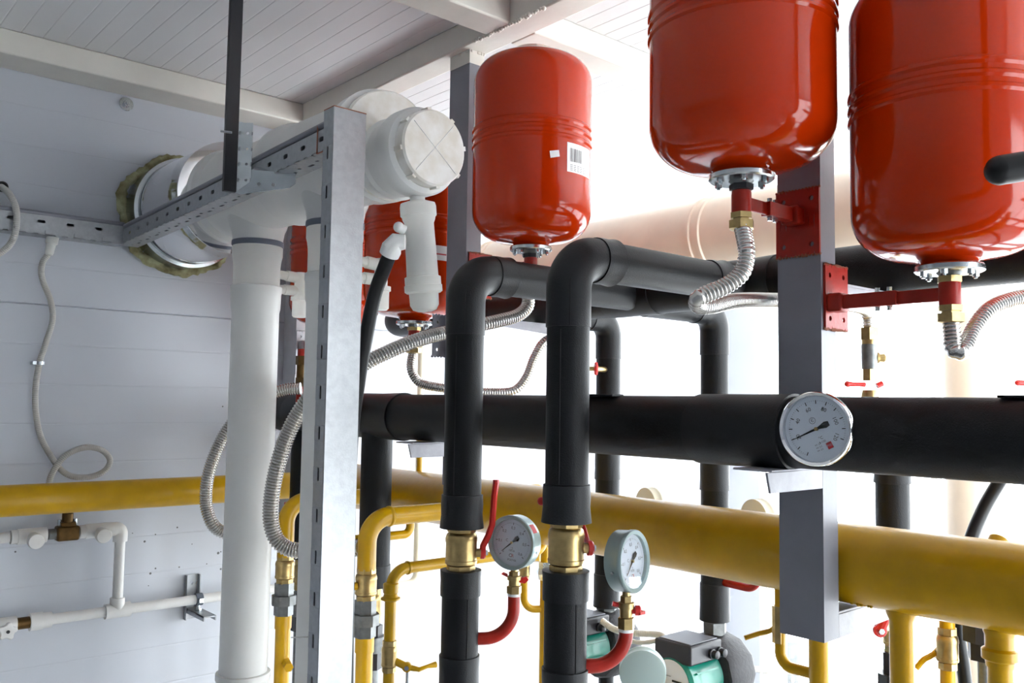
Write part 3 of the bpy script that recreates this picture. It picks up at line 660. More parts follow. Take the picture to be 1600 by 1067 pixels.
def gauge_stand(lab_pipe, lab_tap, gc, base, x_pipe_pt, r_g, dz):
    """red bent pipe from the insulated pipe, brass tap above it, up to the gauge"""
    bot = V((gc.x, gc.y, gc.z - r_g)); 
    ztap0 = bot.z - dz; t = thing('gauge_pipe', lab_pipe, 'pipe', V((bot.x, bot.y, base.z)), 'red bent gauge pipes')
    MB().tube(fillet([base, V((bot.x, bot.y, base.z)), V((bot.x, bot.y, ztap0 + .004))], .052, 16), .0112, 24).build('bent_pipe', 'redp', t)
    MB().cyl((bot.x, bot.y, ztap0 - .001), (bot.x, bot.y, ztap0 + .004), .0118).build('sealing_tape', 'paper', t)
    t2 = thing('gauge_tap', lab_tap, 'valve', V((bot.x, bot.y, ztap0 + .004)), 'brass taps below the gauges'); b = V((bot.x, bot.y, 0))
    h = dz - .004; z0 = ztap0 + .004
    mb = MB(); mb.hexa(b + V((0, 0, z0)), b + V((0, 0, z0 + h * .3)), .0135); mb.lathe(b + V((0, 0, z0 + h * .3)), (0, 0, 1), [(.0095, 0), (.0105, .004), (.0105, h * .25), (.013, h * .26), (.013, h * .42), (.009, h * .43)], 12)
    mb.hexa(b + V((0, 0, z0 + h * .72)), b + V((0, 0, z0 + h * .9)), .010); mb.cyl(b + V((0, 0, z0 + h * .9)), b + V((0, 0, bot.z + .003)), .0065); mb.build('body', 'brass', t2)
    return t, t2, b, z0, h
gp1 = gauge_stand('red bent pipe joining the left riser to the left pressure gauge', 'brass tap with red butterfly handle under the left gauge', g1c - n1 * .014, V((.995, 1.280, at(744, 991, d=1.62).z)), None, .049, .047)
b, z0, h = gp1[2], gp1[3], gp1[4]; cz = z0 + h * .55
mb = MB(); sd = V((.756, -.655, 0)); pc = V((b.x, b.y, cz)); mb.cyl(pc - sd * .004 + V((0, 0, 0)), pc + sd * .016, .005, n=12); mb.prism([pc + sd * .014 + V((0, 0, -.006)), pc + sd * .014 + V((0, 0, .004)), pc + sd * .022 + V((0, 0, .006)), pc + sd * .026 + V((0, 0, 0)), pc + sd * .02 + V((0, 0, -.006))], (.004, .004, 0))
mb.prism([pc - sd * .012 + V((0, 0, .004)), pc - sd * .012 + V((0, 0, .010)), pc - sd * .02 + V((0, 0, .013)), pc - sd * .024 + V((0, 0, .010))], (.004, .004, 0)); mb.build('butterfly_handle', 'redl', gp1[1])
gp2 = gauge_stand('red bent pipe joining the right riser to the right pressure gauge', 'brass tap with red knob under the right gauge', g2c - n2 * .015, V((.992, 1.008, at(912, 1036, d=1.40).z)), None, .049, .060)
b, z0, h = gp2[2], gp2[3], gp2[4]; pc = V((b.x, b.y, z0 + h * .5))
mb = MB().cyl(pc, pc + sd * .020, .0055, n=14); mb.lathe(pc + sd * .014, sd, [(.008, 0), (.008, .007), (.006, .009)], 14); mb.box(pc + sd * .022 + V((0, 0, -.003)), (.012, .012, .005)); mb.cyl(pc - sd * .012 + V((0, 0, .008)), pc - sd * .022 + V((0, 0, .010)), .004, n=10); mb.build('knob', 'redl', gp2[1])
# gauges seen from behind
for lab, y in (('cream-backed gauge peeping over the yellow main, left of the other', 1.465), ('cream-backed gauge peeping over the yellow main beside the near post', 1.15)):
    c = V((1.75, y, at(1190, 810, X=1.75).z)); t = gauge('pressure_gauge', lab, c, (1, -.25, 0), 0, .045, .028, 'p', case='cream2', back=True)
    MB().cyl((0, -.042, -.014), (0, -.10, -.014), .006, n=12).build('stem', 'brass', t, local=True)
    tag(MB().tube(fillet([(1.75, y + (.13 if y < 1.3 else .134), Z(-.41)), (1.735, y, Z(-.41)), (1.735, y, c.z - .09)], .035), .009, 16).build('gauge_pipe', 'redp'), 'thin red bent pipe on the rear black drop ' + ('near the post' if y < 1.3 else 'behind the front right riser'), 'pipe', 'red bent gauge pipes')
c = at(1004, 1046, d=1.9); t = gauge('pressure_gauge', 'grey-green gauge seen from behind, beside the nearer green pump', c, (.75, .66, .05), 0, .050, .028, 'p', back=True)
MB().cyl((0, -.048, -.014), (0, -.16, -.014), .007, n=12).build('stem', 'brass', t, local=True)

# ------------------------------------------------------------------ white exhaust header with steel wall duct
HX = .893; hz0, hz1 = .503, .482; ax = V((0, -1, -.02)).normalized()
t = thing('wall_duct', 'shiny steel duct stub where the white header passes the wall', 'duct', (HX, Y1, Z(.38)))
MB().lathe((HX, Y1 + .03, Z(.503)), ax, [(.147, 0), (.147, .105), (.149, .11), (.149, .118), (.140, .12), (.139, .13)], 64).build('outer_collar', 'zinc', t)
MB().lathe((HX, Y1, Z(.503)), ax, [(.139, .11), (.1385, .20), (.1375, .205), (.1375, .355), (.139, .358), (.139, .366), (.112, .370)], 72).build('polished_duct', 'chrome', t)
mb = MB(); rings = []; n = 96
for j in range(8):
    th = j / 8 * 2 * math.pi; ring = []
    for i in range(n):
        a = 2 * math.pi * i / n; fr = .013 * (1 + .35 * math.sin(a * 7 + j) + random.uniform(-.35, .35)); big = .156 + .004 * math.sin(a * 5)
        rr = big + fr * math.cos(th); yy = Y1 - .006 - abs(fr * 1.1) * (.5 + .5 * math.sin(th))
        ring.append(mb.bm.verts.new((HX + rr * math.cos(a), yy, Z(.503) + rr * math.sin(a))))
    rings.append(ring)
for j in range(8):
    a_, b_ = rings[j], rings[(j + 1) % 8]
    for i in range(n): mb.bm.faces.new((a_[i], a_[(i + 1) % n], b_[(i + 1) % n], b_[i]))
tag(mb.build('foam_seal', 'foamy', ang=80), 'ragged yellowish mounting foam around the steel duct in the wall', 'foam')

t = thing('exhaust_header', 'large white plastic exhaust header with a round end cap, upper left', 'duct', (HX, 1.8, Z(.37)))
S = .355
prof = [(.095, S), (.116, S + .005), (.118, S + .02), (.116, S + .035), (.105, S + .045), (.110, .42), (.110, .45), (.103, .465), (.101, .50), (.101, .68), (.103, .69), (.1095, .70), (.1095, .73), (.103, .745), (.101, .78), (.101, 1.0), (.106, 1.01), (.108, 1.045)]
MB().lathe((HX, Y1, Z(.503)), ax, prof, 72).build('main_duct', 'pp', t)
# round end disc of the eccentric reducer
oD = V((HX + .012, 1.415, Z(.484))); MB().lathe(oD, ax, [(.100, 0), (.105, .002), (.105, .008), (.102, .011), (.06, .011)], 64).build('reducer_disc', 'ppc', t)
oB = V((HX, 1.41, Z(.447)))
MB().lathe(oB, ax, [(.066, 0), (.068, .03), (.074, .035), (.076, .045), (.071, .052), (.071, .085), (.077, .09), (.0795, .10), (.0795, .125), (.076, .134), (.068, .139)], 64).build('spigot', 'pp', t)
mb = MB().lathe(oB, ax, [(.066, .130), (.0672, .140), (.0672, .162), (.064, .166), (.0, .1665)], 64)
mb.build('end_cap', 'ppc', t)
xx, yy, aa = basis(ax); ecap = t.children[-1]
for k in range(8):
    mb = MB()
    a = R(45 * k + 10); c = oB + aa * .152 + (xx * math.cos(a) + yy * math.sin(a)) * .068; mb.box(c, (.008, .02, .006), Matrix((xx * -math.sin(a) + yy * math.cos(a), aa, xx * math.cos(a) + yy * math.sin(a))).transposed())
    mb.build('cap_lug', 'ppc', ecap)
mb = MB()
for k in range(2):
    a = R(50 + 90 * k); dd = xx * math.cos(a) + yy * math.sin(a); mb.tube([oB + aa * .1664 - dd * .06, oB + aa * .1664 + dd * .06], .0007, 6)
mb.sph(oB + aa * .1664, .0018, 8); mb.build('cap_ribs', 'pp', t)
for y in (1.946, 1.586):                                              # tee branches
    hz = Z(.503) - (Y1 - y) * .02
    MB().lathe((HX, y, hz - .06), (0, 0, -1), [(.075, 0), (.066, .03), (.060, .045), (.0575, .06), (.0575, .075)], 48).build('tee_branch', 'pp', t)
# exhaust risers
def ex_riser(lab, y):
    t = thing('exhaust_riser', lab, 'duct', (HX, y, 0), 'white exhaust risers'); hz = Z(.503) - (Y1 - y) * .02; zg = hz - .125
    MB().lathe((HX, y, zg), (0, 0, -1), [(.0555, 0), (.0590, .002), (.0595, .010), (.058, .014)], 48).build('gasket', 'gasket', t)
    MB().lathe((HX, y, zg - .013), (0, 0, -1), [(.056, 0), (.0575, .002), (.0575, .022), (.055, .032), (.054, .04), (.0535, .045), (.053, .055), (.053, .12)], 48).build('socket', 'milk', t)
    MB().lathe((HX, y, zg - .108), (0, 0, -1), [(.055, -.002), (.058, 0), (.0585, .012), (.057, .016), (.056, .05), (.0535, .06), (.0535, zg - .108 - .64)], 48).build('pipe', 'pp', t)
    zs = at(393, 1056, X=HX).z if y > 1.8 else .62
    MB().lathe((HX, y, zs), (0, 0, -1), [(.055, 0), (.0600, .001), (.0605, .014), (.058, .018), (.058, .06), (.054, .07), (.054, zs - .002)], 48).build('lower_socket', 'pp', t)
    for z1, z2 in ((at(455, 415, X=.98).z if y > 1.8 else at(590, 392, X=1.0).z, .0),): pass
    za, zb2 = hz - .197, hz - .232
    s1_ = MB().cyl((HX + .05, y, za), (HX + .108, y, za - .004), .0105).cyl((HX + .075, y, za - .001), (HX + .098, y, za - .003), .013); s1_.build('siphon_arm', 'milk', t)
    MB().cyl((HX + .05, y, zb2), (HX + .12, y, zb2), .0105).cyl((HX + .07, y, zb2), (HX + .095, y, zb2), .0125).build('siphon_arm', 'milk', t)
    MB().lathe((HX + .112, y, zb2 + .045), (0, 0, -1), [(.013, 0), (.014, .03), (.014, .058), (.0215, .059), (.0215, .068), (.018, .070), (.0178, .105), (.014, .109), (.001, .110)], 32).build('siphon_cup', 'milk', t)
    return t
ex_riser('white exhaust riser left of the slotted upright, fully in view', 1.946); ex_riser('white exhaust riser partly hidden behind the slotted steel upright', 1.586)
# condensate trap under the cap
tx = V((HX - .004, 1.300, 0)); top = at(651, 292, Y=1.300).z; bo = at(664, 487, Y=1.300); tp = at(651, 292, Y=1.300)
t = thing('condensate_trap', 'milky plastic condensate trap hanging under the header end cap', 'trap', bo); dn = (bo - tp).normalized(); L = (bo - tp).length
MB().lathe(tp - dn * .02, dn, [(.0105, 0), (.0105, .035), (.0135, .036), (.0135, .046), (.011, .048)], 28).build('inlet', 'pp', t)
MB().lathe(tp, dn, [(.012, .024), (.031, .030), (.0325, .036), (.0325, .052), (.030, .055), (.029, .060), (.0265, .066), (.0285, L - .062), (.0285, L - .055)], 40).build('cup_body', 'milk', t)
MB().lathe(tp, dn, [(.029, L - .064), (.0325, L - .062), (.0325, L - .048), (.034, L - .047), (.034, L - .036), (.03, L - .033)], 40).build('union_ring', 'milk', t)
MB().lathe(tp, dn, [(.0265, L - .034), (.026, L - .012), (.021, L - .003), (.012, L), (.001, L + .001)], 40).build('bottom_cup', 'milk', t)
MB().lathe(tp, dn, [(.001, .075), (.015, .076), (.015, L - .075), (.001, L - .074)], 24).build('inner_tube', 'gasket', t)
sp = at(633, 378, d=1.53); MB().tube([sp, at(620, 378, d=1.53), at(612, 388, d=1.53), at(608, 398, d=1.535)], [.013, .0165, .0185, .0175], 28).build('side_outlet', 'pp', t)
MB().tube([at(632, 360, d=1.53), at(624, 356, d=1.525)], .0085, 20).sph(at(623, 355, d=1.525), .0095).build('vent_knob', 'pp', t)
tag(MB().tube(spline([at(611, 392, d=1.535), at(600, 420, d=1.55), at(585, 462, d=1.57), at(573, 520, d=1.575), at(561, 590, d=1.57), at(548, 700, d=1.555), at(543, 900, d=1.555), at(541, 1100, d=1.555)], .01), .0125, 20).build('rubber_hose', 'rubber'), 'black rubber hose bending down from the milky condensate trap', 'hose')

# ------------------------------------------------------------------ slotted galvanised frame
t = thing('steel_upright', 'tall galvanised slotted channel standing in front of the white risers', 'channel', (.76, 1.30, 0)); th = .002
zt = at(555, 174, Y=1.283).z; ya = 1.283; ax0, ax1 = at(509, 620, Y=ya).x, at(561, 620, Y=ya).x; mb = MB()
mb.bx(ax0, ax1, ya, ya + th, 0, zt); mb.bx(ax1 - th, ax1, ya + th, ya + .034, 0, zt)
sl = []; k = zt - .075
while k > .1: sl.append((k - .011, k + .011, .014, .0195)); k -= .0665
plate(mb, (ax0, ya + th, 0), (0, 0, 1), (0, 1, 0), (1, 0, 0), zt, .034 - th, th, sl); mb.bx(ax0, ax1, ya + .034 - th, ya + .034, 0, zt); mb.build('channel', 'galv', t, bevel=.0008)
MB().bx(ax0, ax1, ya, ya + .034, zt, zt + .0015).build('burnt_cut_edge', 'weld', t)
MB().tube([at(455, 996, d=1.43), at(480, 995, d=1.43), at(495, 994, d=1.44), at(500, 998, d=1.46)], .0011, 6).build('wire_stub', 'grey', t)
# horizontal slotted angle to the wall
zw = (at(172, 350, Y=2.42).z + at(172, 380, Y=2.42).z) / 2; ze = zt - .033
t = thing('slotted_rail', 'galvanised slotted rail sloping from the upright to the wall', 'channel', (.727, 1.9, ze - .03)); p0 = V((.727, 1.318, ze)); p1 = V((.727, 2.425, zw))
u = (p1 - p0).normalized(); up = V((1, 0, 0)).cross(u).normalized(); up = up if up.z > 0 else -up; Lr = (p1 - p0).length; hgt = .05
mb = MB(); sl = []; k = .03
while k < Lr - .03: sl.append((k - .0085, k + .0085, hgt * .30, hgt * .48)); k += .0665
plate(mb, p0 - up * hgt / 2, u, up, (1, 0, 0), Lr, hgt * .72, th, sl)
sl = []; k = .02; j = 0
while k < Lr - .02: sl.append((k - (.010 if j % 2 else .0045), k + (.010 if j % 2 else .0045), .020 + .006 * (j % 2), .026 + .006 * (j % 2))); k += .033; j += 1
plate(mb, p0 - up * hgt / 2, u, (1, 0, 0), -up, Lr, .048, th, sl)
plate(mb, p0 - up * hgt / 2 + V((.046, 0, 0)), u, up, (1, 0, 0), Lr, hgt * .9, th); plate(mb, p0 + up * hgt * .40, u, (1, 0, 0), up, Lr, .048, th); mb.build('web', 'galv', t)
MB().tube([p0 + up * hgt * .40 + V((.004, 0, 0)), p1 + up * hgt * .40 + V((.004, 0, 0))], .0055, 10).build('rolled_lip', 'post', t)
mb = MB(); mb.bx(.7255, .7275, 1.36, 1.3615, ze - .03, ze + .02); mb.bx(.7255, .7275, 1.32, 1.361, ze - .030, ze - .0285); mb.build('rust_marks', 'weld', t)
# channel along the wall
t = thing('slotted_rail', 'galvanised slotted rail fixed along the left wall', 'channel', (.3, 2.4, Z(.4))); mb = MB(); z0_, z1_ = Z(.398), Z(.455); sl = []; k = .02
while k < 1.65: sl.append((k - .009, k + .009, .026, .034)); k += .0665
plate(mb, (-.95, 2.395, z0_), (1, 0, 0), (0, 0, 1), (0, 1, 0), 1.68, .046, th, sl)
sl = []; k = .02; j = 0
while k < 1.65: sl.append((k - (.011 if j % 2 else .005), k + (.011 if j % 2 else .005), .014, .020)); k += .033; j += 1
plate(mb, (-.95, 2.395, z0_), (1, 0, 0), (0, 1, 0), (0, 0, -1), 1.68, .045, th, sl); mb.bx(-.95, .73, 2.438, 2.44, z0_, z1_); mb.bx(-.95, .73, 2.40, 2.44, z0_ + .046, z0_ + .048); mb.build('web', 'galv', t)
MB().tube([(-.95, 2.40, z1_ - .006), (.73, 2.40, z1_ - .006)], .006, 10).build('rolled_lip', 'post', t)
MB().bx(-.95, .73, 2.44, 2.459, z0_, z0_ + .004).build('wall_fixing_strip', 'galv', t)
# hanging black bar with perforated bracket
bt = at(368, 0, d=1.74); bb = at(358, 300, d=1.74); bx_, by_ = bb.x, bb.y
tag(MB().bx(bx_ - .013, bx_ + .013, by_ - .005, by_ + .005, bb.z, CZ).build('hanging_bar', 'black', bevel=.001), 'flat black bar hanging from the ceiling at upper left', 'bar')
t = thing('angle_bracket', 'perforated zinc angle bracket beside the black hanging bar', 'bracket', (bx_, by_, bb.z))
q = at(381, 300, d=1.70); mb = MB(); zb_, zt_ = at(381, 300, d=1.70).z, at(381, 190, d=1.70).z; hh = zt_ - zb_
w_ = .027; s_ = V((.756, -.655, 0)); o_ = V((q.x, q.y, zb_)) - s_ * w_ / 2
plate(mb, o_, (0, 0, 1), s_, CH, hh, w_, .002, [(hh * f - .0028, hh * f + .0028, w_ / 2 + .001, w_ / 2 + .0066) for f in (.17, .4, .62, .85)]); mb.build('upright_leg', 'zinc', t, bevel=.0012)
gp = [at(a, b, d=1.655) for a, b in ((368, 301), (392, 284), (394, 266), (462, 271), (462, 287), (452, 294), (376, 304))]
MB().prism(gp[:3] + gp[3:], CH * .002).build('side_gusset', 'zinc', t)
fp = [at(a, b, d=dd) for a, b, dd in ((393, 267, 1.655), (463, 272, 1.655), (472, 270, 1.70), (400, 262, 1.70))]
MB().prism(fp, (0, 0, .002)).build('foot', 'zinc', t)
for a, b in ((405, 288), (428, 289)): MB().lathe(at(a, b, d=1.653), CH, [(.0035, 0), (.0035, .003)], 14).build('rivet', 'galv', t)
MB().tube([at(345, 205, d=1.70), at(362, 207, d=1.70)], .0025, 8).build('through_bolt', 'zinc', t)

# ------------------------------------------------------------------ fittings on the left wall
q = at(197, 163, Y=Y1); t = thing('wall_bolt', 'round bolt head with washer on the panelled wall, upper left', 'bolt', q)
MB().lathe(q, (0, -1, 0), [(.0185, -.002), (.0185, .003), (.0175, .004), (.001, .004)], 32).build('washer', 'zinc', t)
MB().hexa(q, q + V((0, -.014, 0)), .0095).cyl(q, q + V((0, -.019, 0)), .005).build('bolt_head', 'zinc', t)
def conduit(label, pts, r, m, cat='cable', name='conduit', pitch=.0045):
    o = corr(pts, r, pitch, .07, 12, name, m); return tag(o, label, cat)
Yc = 2.435
t = thing('conduit', 'grey conduit dropping from the wall rail to a loop above the yellow pipe', 'cable', at(83, 380, Y=Yc))
pts = [at(83, 378, Y=2.42), at(76, 396, Y=Yc), at(66, 412, Y=Yc), at(66, 435, Y=Yc), at(79, 470, Y=Yc), at(82, 500, Y=Yc), at(72, 535, Y=Yc), at(61, 570, Y=Yc), at(55, 620, Y=Yc), at(60, 670, Y=Yc), at(75, 705, Y=Yc), at(100, 738, Y=Yc), at(130, 746, Y=2.425), at(160, 738, Y=2.42), at(172, 720, Y=2.415), at(160, 704, Y=2.412), at(135, 699, Y=2.41), at(105, 710, Y=2.41), at(84, 735, Y=2.41), at(76, 760, Y=2.41), at(74, 800, Y=2.42)]
corr(pts, .0072, .0045, .07, 12, 'hose', 'grey', t)
MB().lathe(at(83, 368, Y=2.42), at(77, 396, Y=2.42) - at(83, 368, Y=2.42), [(.014, 0), (.0145, .003), (.0145, .020), (.011, .024), (.010, .045), (.0085, .05)], 24).build('gland', 'milk', t)
cl = at(62, 567, Y=2.425); t = thing('pipe_clip', 'small grey clip holding the hanging conduit to the wall', 'clip', cl); MB().bx(cl.x - .014, cl.x + .012, 2.43, 2.459, cl.z - .004, cl.z + .004).build('foot', 'zinc', t); MB().lathe(cl + V((.002, .01, -.004)), (0, 0, 1), [(.0095, 0), (.0095, .008)], 16).build('ring', 'zinc', t)
conduit('grey conduit curling past the wall rail at the left edge', [at(2, 292, Y=2.45), at(14, 302, Y=2.40), at(24, 322, Y=2.385), at(26, 345, Y=2.38), at(22, 370, Y=2.385), at(10, 388, Y=2.40), at(-15, 402, Y=2.41), at(-60, 410, Y=2.41)], .0075, 'grey')
g_ = at(3, 292, Y=Y1); tag(MB().lathe(g_, (0, -1, 0), [(.013, -.002), (.013, .008), (.009, .012)], 16).build('cable_gland', 'rubber'), 'black rubber gland where the left-edge conduit leaves the wall', 'gland')
# white water pipes
YP = 2.405
t = thing('water_pipe', 'thin white water pipe with branch, low on the left wall', 'pipe', at(0, 985, Y=YP)); zp = at(120, 962, Y=YP).z; pr = .0128
xv = at(186, 880, Y=YP).x; ztp = at(150, 829, Y=YP).z; xj = at(183, 950, Y=YP).x
MB().tube([(at(66, 972, Y=YP).x, YP, zp), (1.5, YP, zp)], pr, 24).build('lower_pipe', 'wpipe', t)
MB().tube([(xv, YP, zp), (xv, YP, ztp)], pr, 24).build('upright_pipe', 'wpipe', t)
MB().cyl((xj - .03, YP, zp), (xj + .032, YP, zp), .0185).cyl((xv, YP, zp), (xv, YP, zp + .032), .018).build('tee', 'wpipe', t)
MB().tube(fillet([(xv - .032, YP, ztp), (xv, YP, ztp), (xv, YP, ztp - .032)], .012), .0178, 24).build('elbow', 'wpipe', t)
xr = at(66, 970, Y=YP).x; MB().cyl((xr - .028, YP, zp), (xr, YP, zp), .021).cyl((xr, YP, zp), (xr + .02, YP, zp), .0185).build('adapter', 'wpipe', t)
xs_ = at(25, 975, Y=YP).x; MB().cyl((xs_, YP, zp), (xr - .02, YP, zp), .014).build('threaded_nipple', 'brassd', t)
t = thing('stop_valve', 'white plastic stop valve with star handle at the lower left edge', 'valve', at(10, 978, Y=YP))
MB().cyl((xs_ - .07, YP, zp), (xs_, YP, zp), .019).build('body', 'wpipe', t); cc = V((at(12, 978, Y=YP - .04).x, YP - .035, zp - .005))
MB().cyl(cc + V((0, .04, 0)), cc, .010).build('stem', 'wpipe', t)
mb = MB(); pts = []
for k in range(20):
    rr = .021 if k % 4 in (0, 1) else .0155; a = 2 * math.pi * k / 20; pts.append(cc + V((rr * math.cos(a), 0, rr * math.sin(a))))
mb.prism(pts, (0, -.012, 0)); mb.build('star_handle', 'wpipe', t, bevel=.002); MB().cyl(cc + V((0, -.012, 0)), cc + V((0, -.0135, 0)), .004, n=12).build('handle_screw', 'ink', t)
# upper run: ball valves either side of a brass filter
def wall_valve(lab, px, w):
    x = at(px, 830, Y=YP).x; t = thing('stop_valve', lab, 'valve', (x, YP, ztp))
    MB().cyl((x - .032, YP, ztp), (x + .032, YP, ztp), .0185).cyl((x - .046, YP, ztp), (x - .032, YP, ztp), .0165).build('body', 'wpipe', t)
    MB().cyl((x, YP, ztp), (x, YP - .035, ztp - .005), .013).build('stem', 'wpipe', t)
    MB().lathe((x, YP - .028, ztp - .006), (0, -1, -.1), [(.014, 0), (.0185, .006), (.019, .018), (.017, .022), (.001, .023)], 28).build('round_cap', 'wpipe', t)
wall_valve('white round-capped valve left of the brass filter, under the yellow pipe', 50, 0); wall_valve('white round-capped valve between brass filter and white elbow', 154, 0)
xa_ = at(15, 830, Y=YP).x; tag(MB().tube([(-.6, YP, ztp), (xa_, YP, ztp)], pr, 20).build('water_pipe', 'wpipe'), 'short white water pipe entering at left below the yellow pipe', 'pipe')
xc_ = at(105, 822, Y=YP).x; t = thing('solenoid_valve', 'tarnished brass valve body between two white round-capped valves', 'valve', (xc_, YP, ztp - .015))
MB().box((xc_, YP, ztp), (.052, .035, .036)).build('body', 'brassd', t, bevel=.005); MB().box((xc_, YP, ztp + .022), (.036, .03, .012)).cyl((xc_, YP, ztp + .02), (xc_, YP, ztp + .05), .013).build('bonnet', 'brassd', t, bevel=.003)
for s2 in (-1, 1): MB().cyl((xc_ + s2 * .018, YP, ztp + .02), (xc_ + s2 * .018, YP, ztp + .034), .005, n=8).build('screw', 'zinc', t)
for s2 in (-1, 1): MB().cyl((xc_ + s2 * .026, YP, ztp), (xc_ + s2 * .042, YP, ztp), .013).build('nipple', 'mal', t)
# wall bracket
q0 = at(287, 968, Y=2.455); q1 = at(311, 896, Y=2.455); t = thing('wall_bracket', 'zinc angle bracket on the left wall carrying the white water pipe', 'bracket', q0)
mb = MB(); w_, h_ = q1.x - q0.x, q1.z - q0.z
plate(mb, (q0.x, 2.459, q0.z), (0, 0, 1), (1, 0, 0), (0, -1, 0), h_, w_, .003, [(h_ * f - .004, h_ * f + .004, w_ / 2 - .004, w_ / 2 + .004) for f in (.14, .5, .8)])
mb.bx(q0.x, q0.x + .003, 2.44, 2.457, q0.z, q1.z); mb.bx(q1.x - .003, q1.x, 2.44, 2.457, q0.z, q1.z); mb.build('wall_leg', 'galv', t, bevel=.001)
za = zp - .030; mb = MB(); plate(mb, (q0.x + .002, 2.457, za), (0, -1, 0), (1, 0, 0), (0, 0, -1), .135, w_ - .004, .003, [(.03, .038, w_ / 2 - .004, w_ / 2 + .004), (.065, .073, w_ / 2 - .004, w_ / 2 + .004)])
mb.bx(q0.x + .002, q0.x + .005, 2.322, 2.457, za - .012, za); mb.bx(q1.x - .005, q1.x - .002, 2.322, 2.457, za - .012, za); mb.build('arm', 'galv', t, bevel=.001)
xm = (q0.x + q1.x) / 2; t = thing('pipe_clamp', 'dark ring clamp holding the white pipe on the wall bracket', 'clamp', (xm, YP, za))
MB().cyl((xm - .009, YP, zp), (xm + .009, YP, zp), .0165).build('ring', 'gasket', t); MB().cyl((xm, YP, za), (xm, YP, zp - .012), .005).hexa((xm, YP, za), (xm, YP, za + .006), .009).build('stud', 'zinc', t); MB().box((xm, YP - .019, zp), (.012, .008, .012)).build('clamp_ear', 'zinc', t)
# specks of dirt on the wall
mb = MB()
for px, py, r in ((226, 846, 2), (243, 835, 1.2), (341, 864, 2.5), (345, 889, 2), (235, 896, 2), (243, 888, 1.6), (280, 886, 1.4), (323, 881, 1.2), (277, 824, 1.6), (345, 862, 1.3), (24, 862, 1.6), (207, 833, 1), (300, 850, 1), (348, 635, 1.5), (232, 915, 1)):
    q = at(px, py, Y=Y1); mb.lathe(q, (0, -1, 0), [(r * .0016, -.0002), (r * .0013, .0006)], 8)
tag(mb.build('wall_specks', 'dirt'), 'scattered grey specks of dirt on the wall panels', 'dirt', kind='stuff')

# ------------------------------------------------------------------ corrugated hoses
def hose(label, pts, r, nut=None, pitch=.0058, amp=.10):
    t = thing('flexible_hose', label, 'hose', pts[0], 'corrugated steel hoses'); corr(pts, r, pitch, amp, 18, 'corrugated_tube', 'steel', t)
    if nut:
        p = V(nut); MB().hexa(p, p - V((0, 0, .008)), .0165).lathe(p - V((0, 0, .008)), (0, 0, -1), [(.0125, 0), (.0125, .003), (.019, .0035), (.019, .015), (.014, .017)], 6).build('brass_nut', 'brass', t)
    return t
n3_ = V((1.069, .735, Z(.276)))
hose('steel hose under the tank above the near post, kinking back to the right', [n3_ - V((0, 0, .015)), at(1166, 385, d=1.245), at(1166, 405, d=1.24), at(1158, 428, d=1.235), at(1135, 446, d=1.23), at(1105, 459, d=1.225), at(1090, 467, d=1.225), at(1092, 477, d=1.245), at(1110, 478, d=1.27), at(1150, 470, d=1.34), at(1200, 469, d=1.43), at(1260, 471, d=1.52), at(1310, 476, d=1.64), at(1338, 480, d=1.75), at(1354, 489, d=1.82), at(1358, 512, d=1.824)], .0112, n3_)
n4_ = V((1.24, .518, Z(.141)))
hose('steel hose under the rightmost tank, bent sharply up to the right edge', [n4_ - V((0, 0, .014)), at(1488, 525, d=1.2), at(1489, 540, d=1.195), at(1494, 549, d=1.19), at(1503, 549, d=1.19), at(1512, 538, d=1.2), at(1524, 512, d=1.22), at(1545, 485, d=1.24), at(1572, 471, d=1.26), at(1610, 463, d=1.28), at(1700, 455, d=1.3), V((1.45, .30, Z(.13))), V((1.30, .20, Z(.07))), V((1.19, .15, Z(.0)))], .0108, n4_)
n2_ = V((1.24, 1.375, Z(.273)))
hose('long steel hose from under the barcode-labelled tank, passing left behind the riser', [n2_ - V((0, 0, .015)), at(826, 455, d=1.85), at(824, 478, d=1.84), at(808, 493, d=1.82), at(780, 501, d=1.79), at(757, 506, d=1.77), at(725, 513, d=1.75), at(690, 521, d=1.72), at(650, 532, d=1.68), at(610, 548, d=1.655), at(570, 568, d=1.64), at(545, 590, d=1.64), at(527, 640, d=1.63), at(522, 700, d=1.63), at(520, 900, d=1.62), at(520, 1090, d=1.62)], .0128, n2_)
n1_ = V((1.24, 1.80, Z(.141)))
hose('steel hose from the tank behind the trap, dipping to the black header', [n1_ - V((0, 0, .014)), at(642, 570, d=2.16), at(647, 588, d=2.15), at(660, 600, d=2.14), at(690, 606, d=2.12), at(730, 611, d=2.12), at(770, 613, d=2.12), at(803, 610, d=2.12), at(822, 590, d=2.13), at(835, 558, d=2.14), at(852, 533, d=2.15), at(885, 520, d=2.2)], .0105, n1_)
hose('steel hose arching left of the left white riser', [at(470, 607, d=2.25), at(440, 610, d=2.25), at(400, 628, d=2.24), at(364, 660, d=2.23), at(340, 700, d=2.22), at(325, 745, d=2.21), at(322, 785, d=2.21), at(330, 815, d=2.21), at(345, 830, d=2.22), at(370, 834, d=2.23), at(410, 836, d=2.24), at(440, 850, d=2.24)], .0148, None, .0062)
hose('steel hose arching left of the right white riser, in front of the left one', [V((1.11, 1.85, Z(-.02))), at(532, 608, d=2.0), at(515, 598, d=1.95), at(495, 608, d=1.93), at(470, 640, d=1.93), at(449, 680, d=1.93), at(433, 730, d=1.93), at(424, 780, d=1.93), at(424, 818, d=1.93), at(434, 845, d=1.93), at(453, 858, d=1.93), at(480, 861, d=1.93), at(520, 861, d=1.93), at(545, 857, d=1.88), at(566, 855, d=1.85)], .0165, None, .0066)
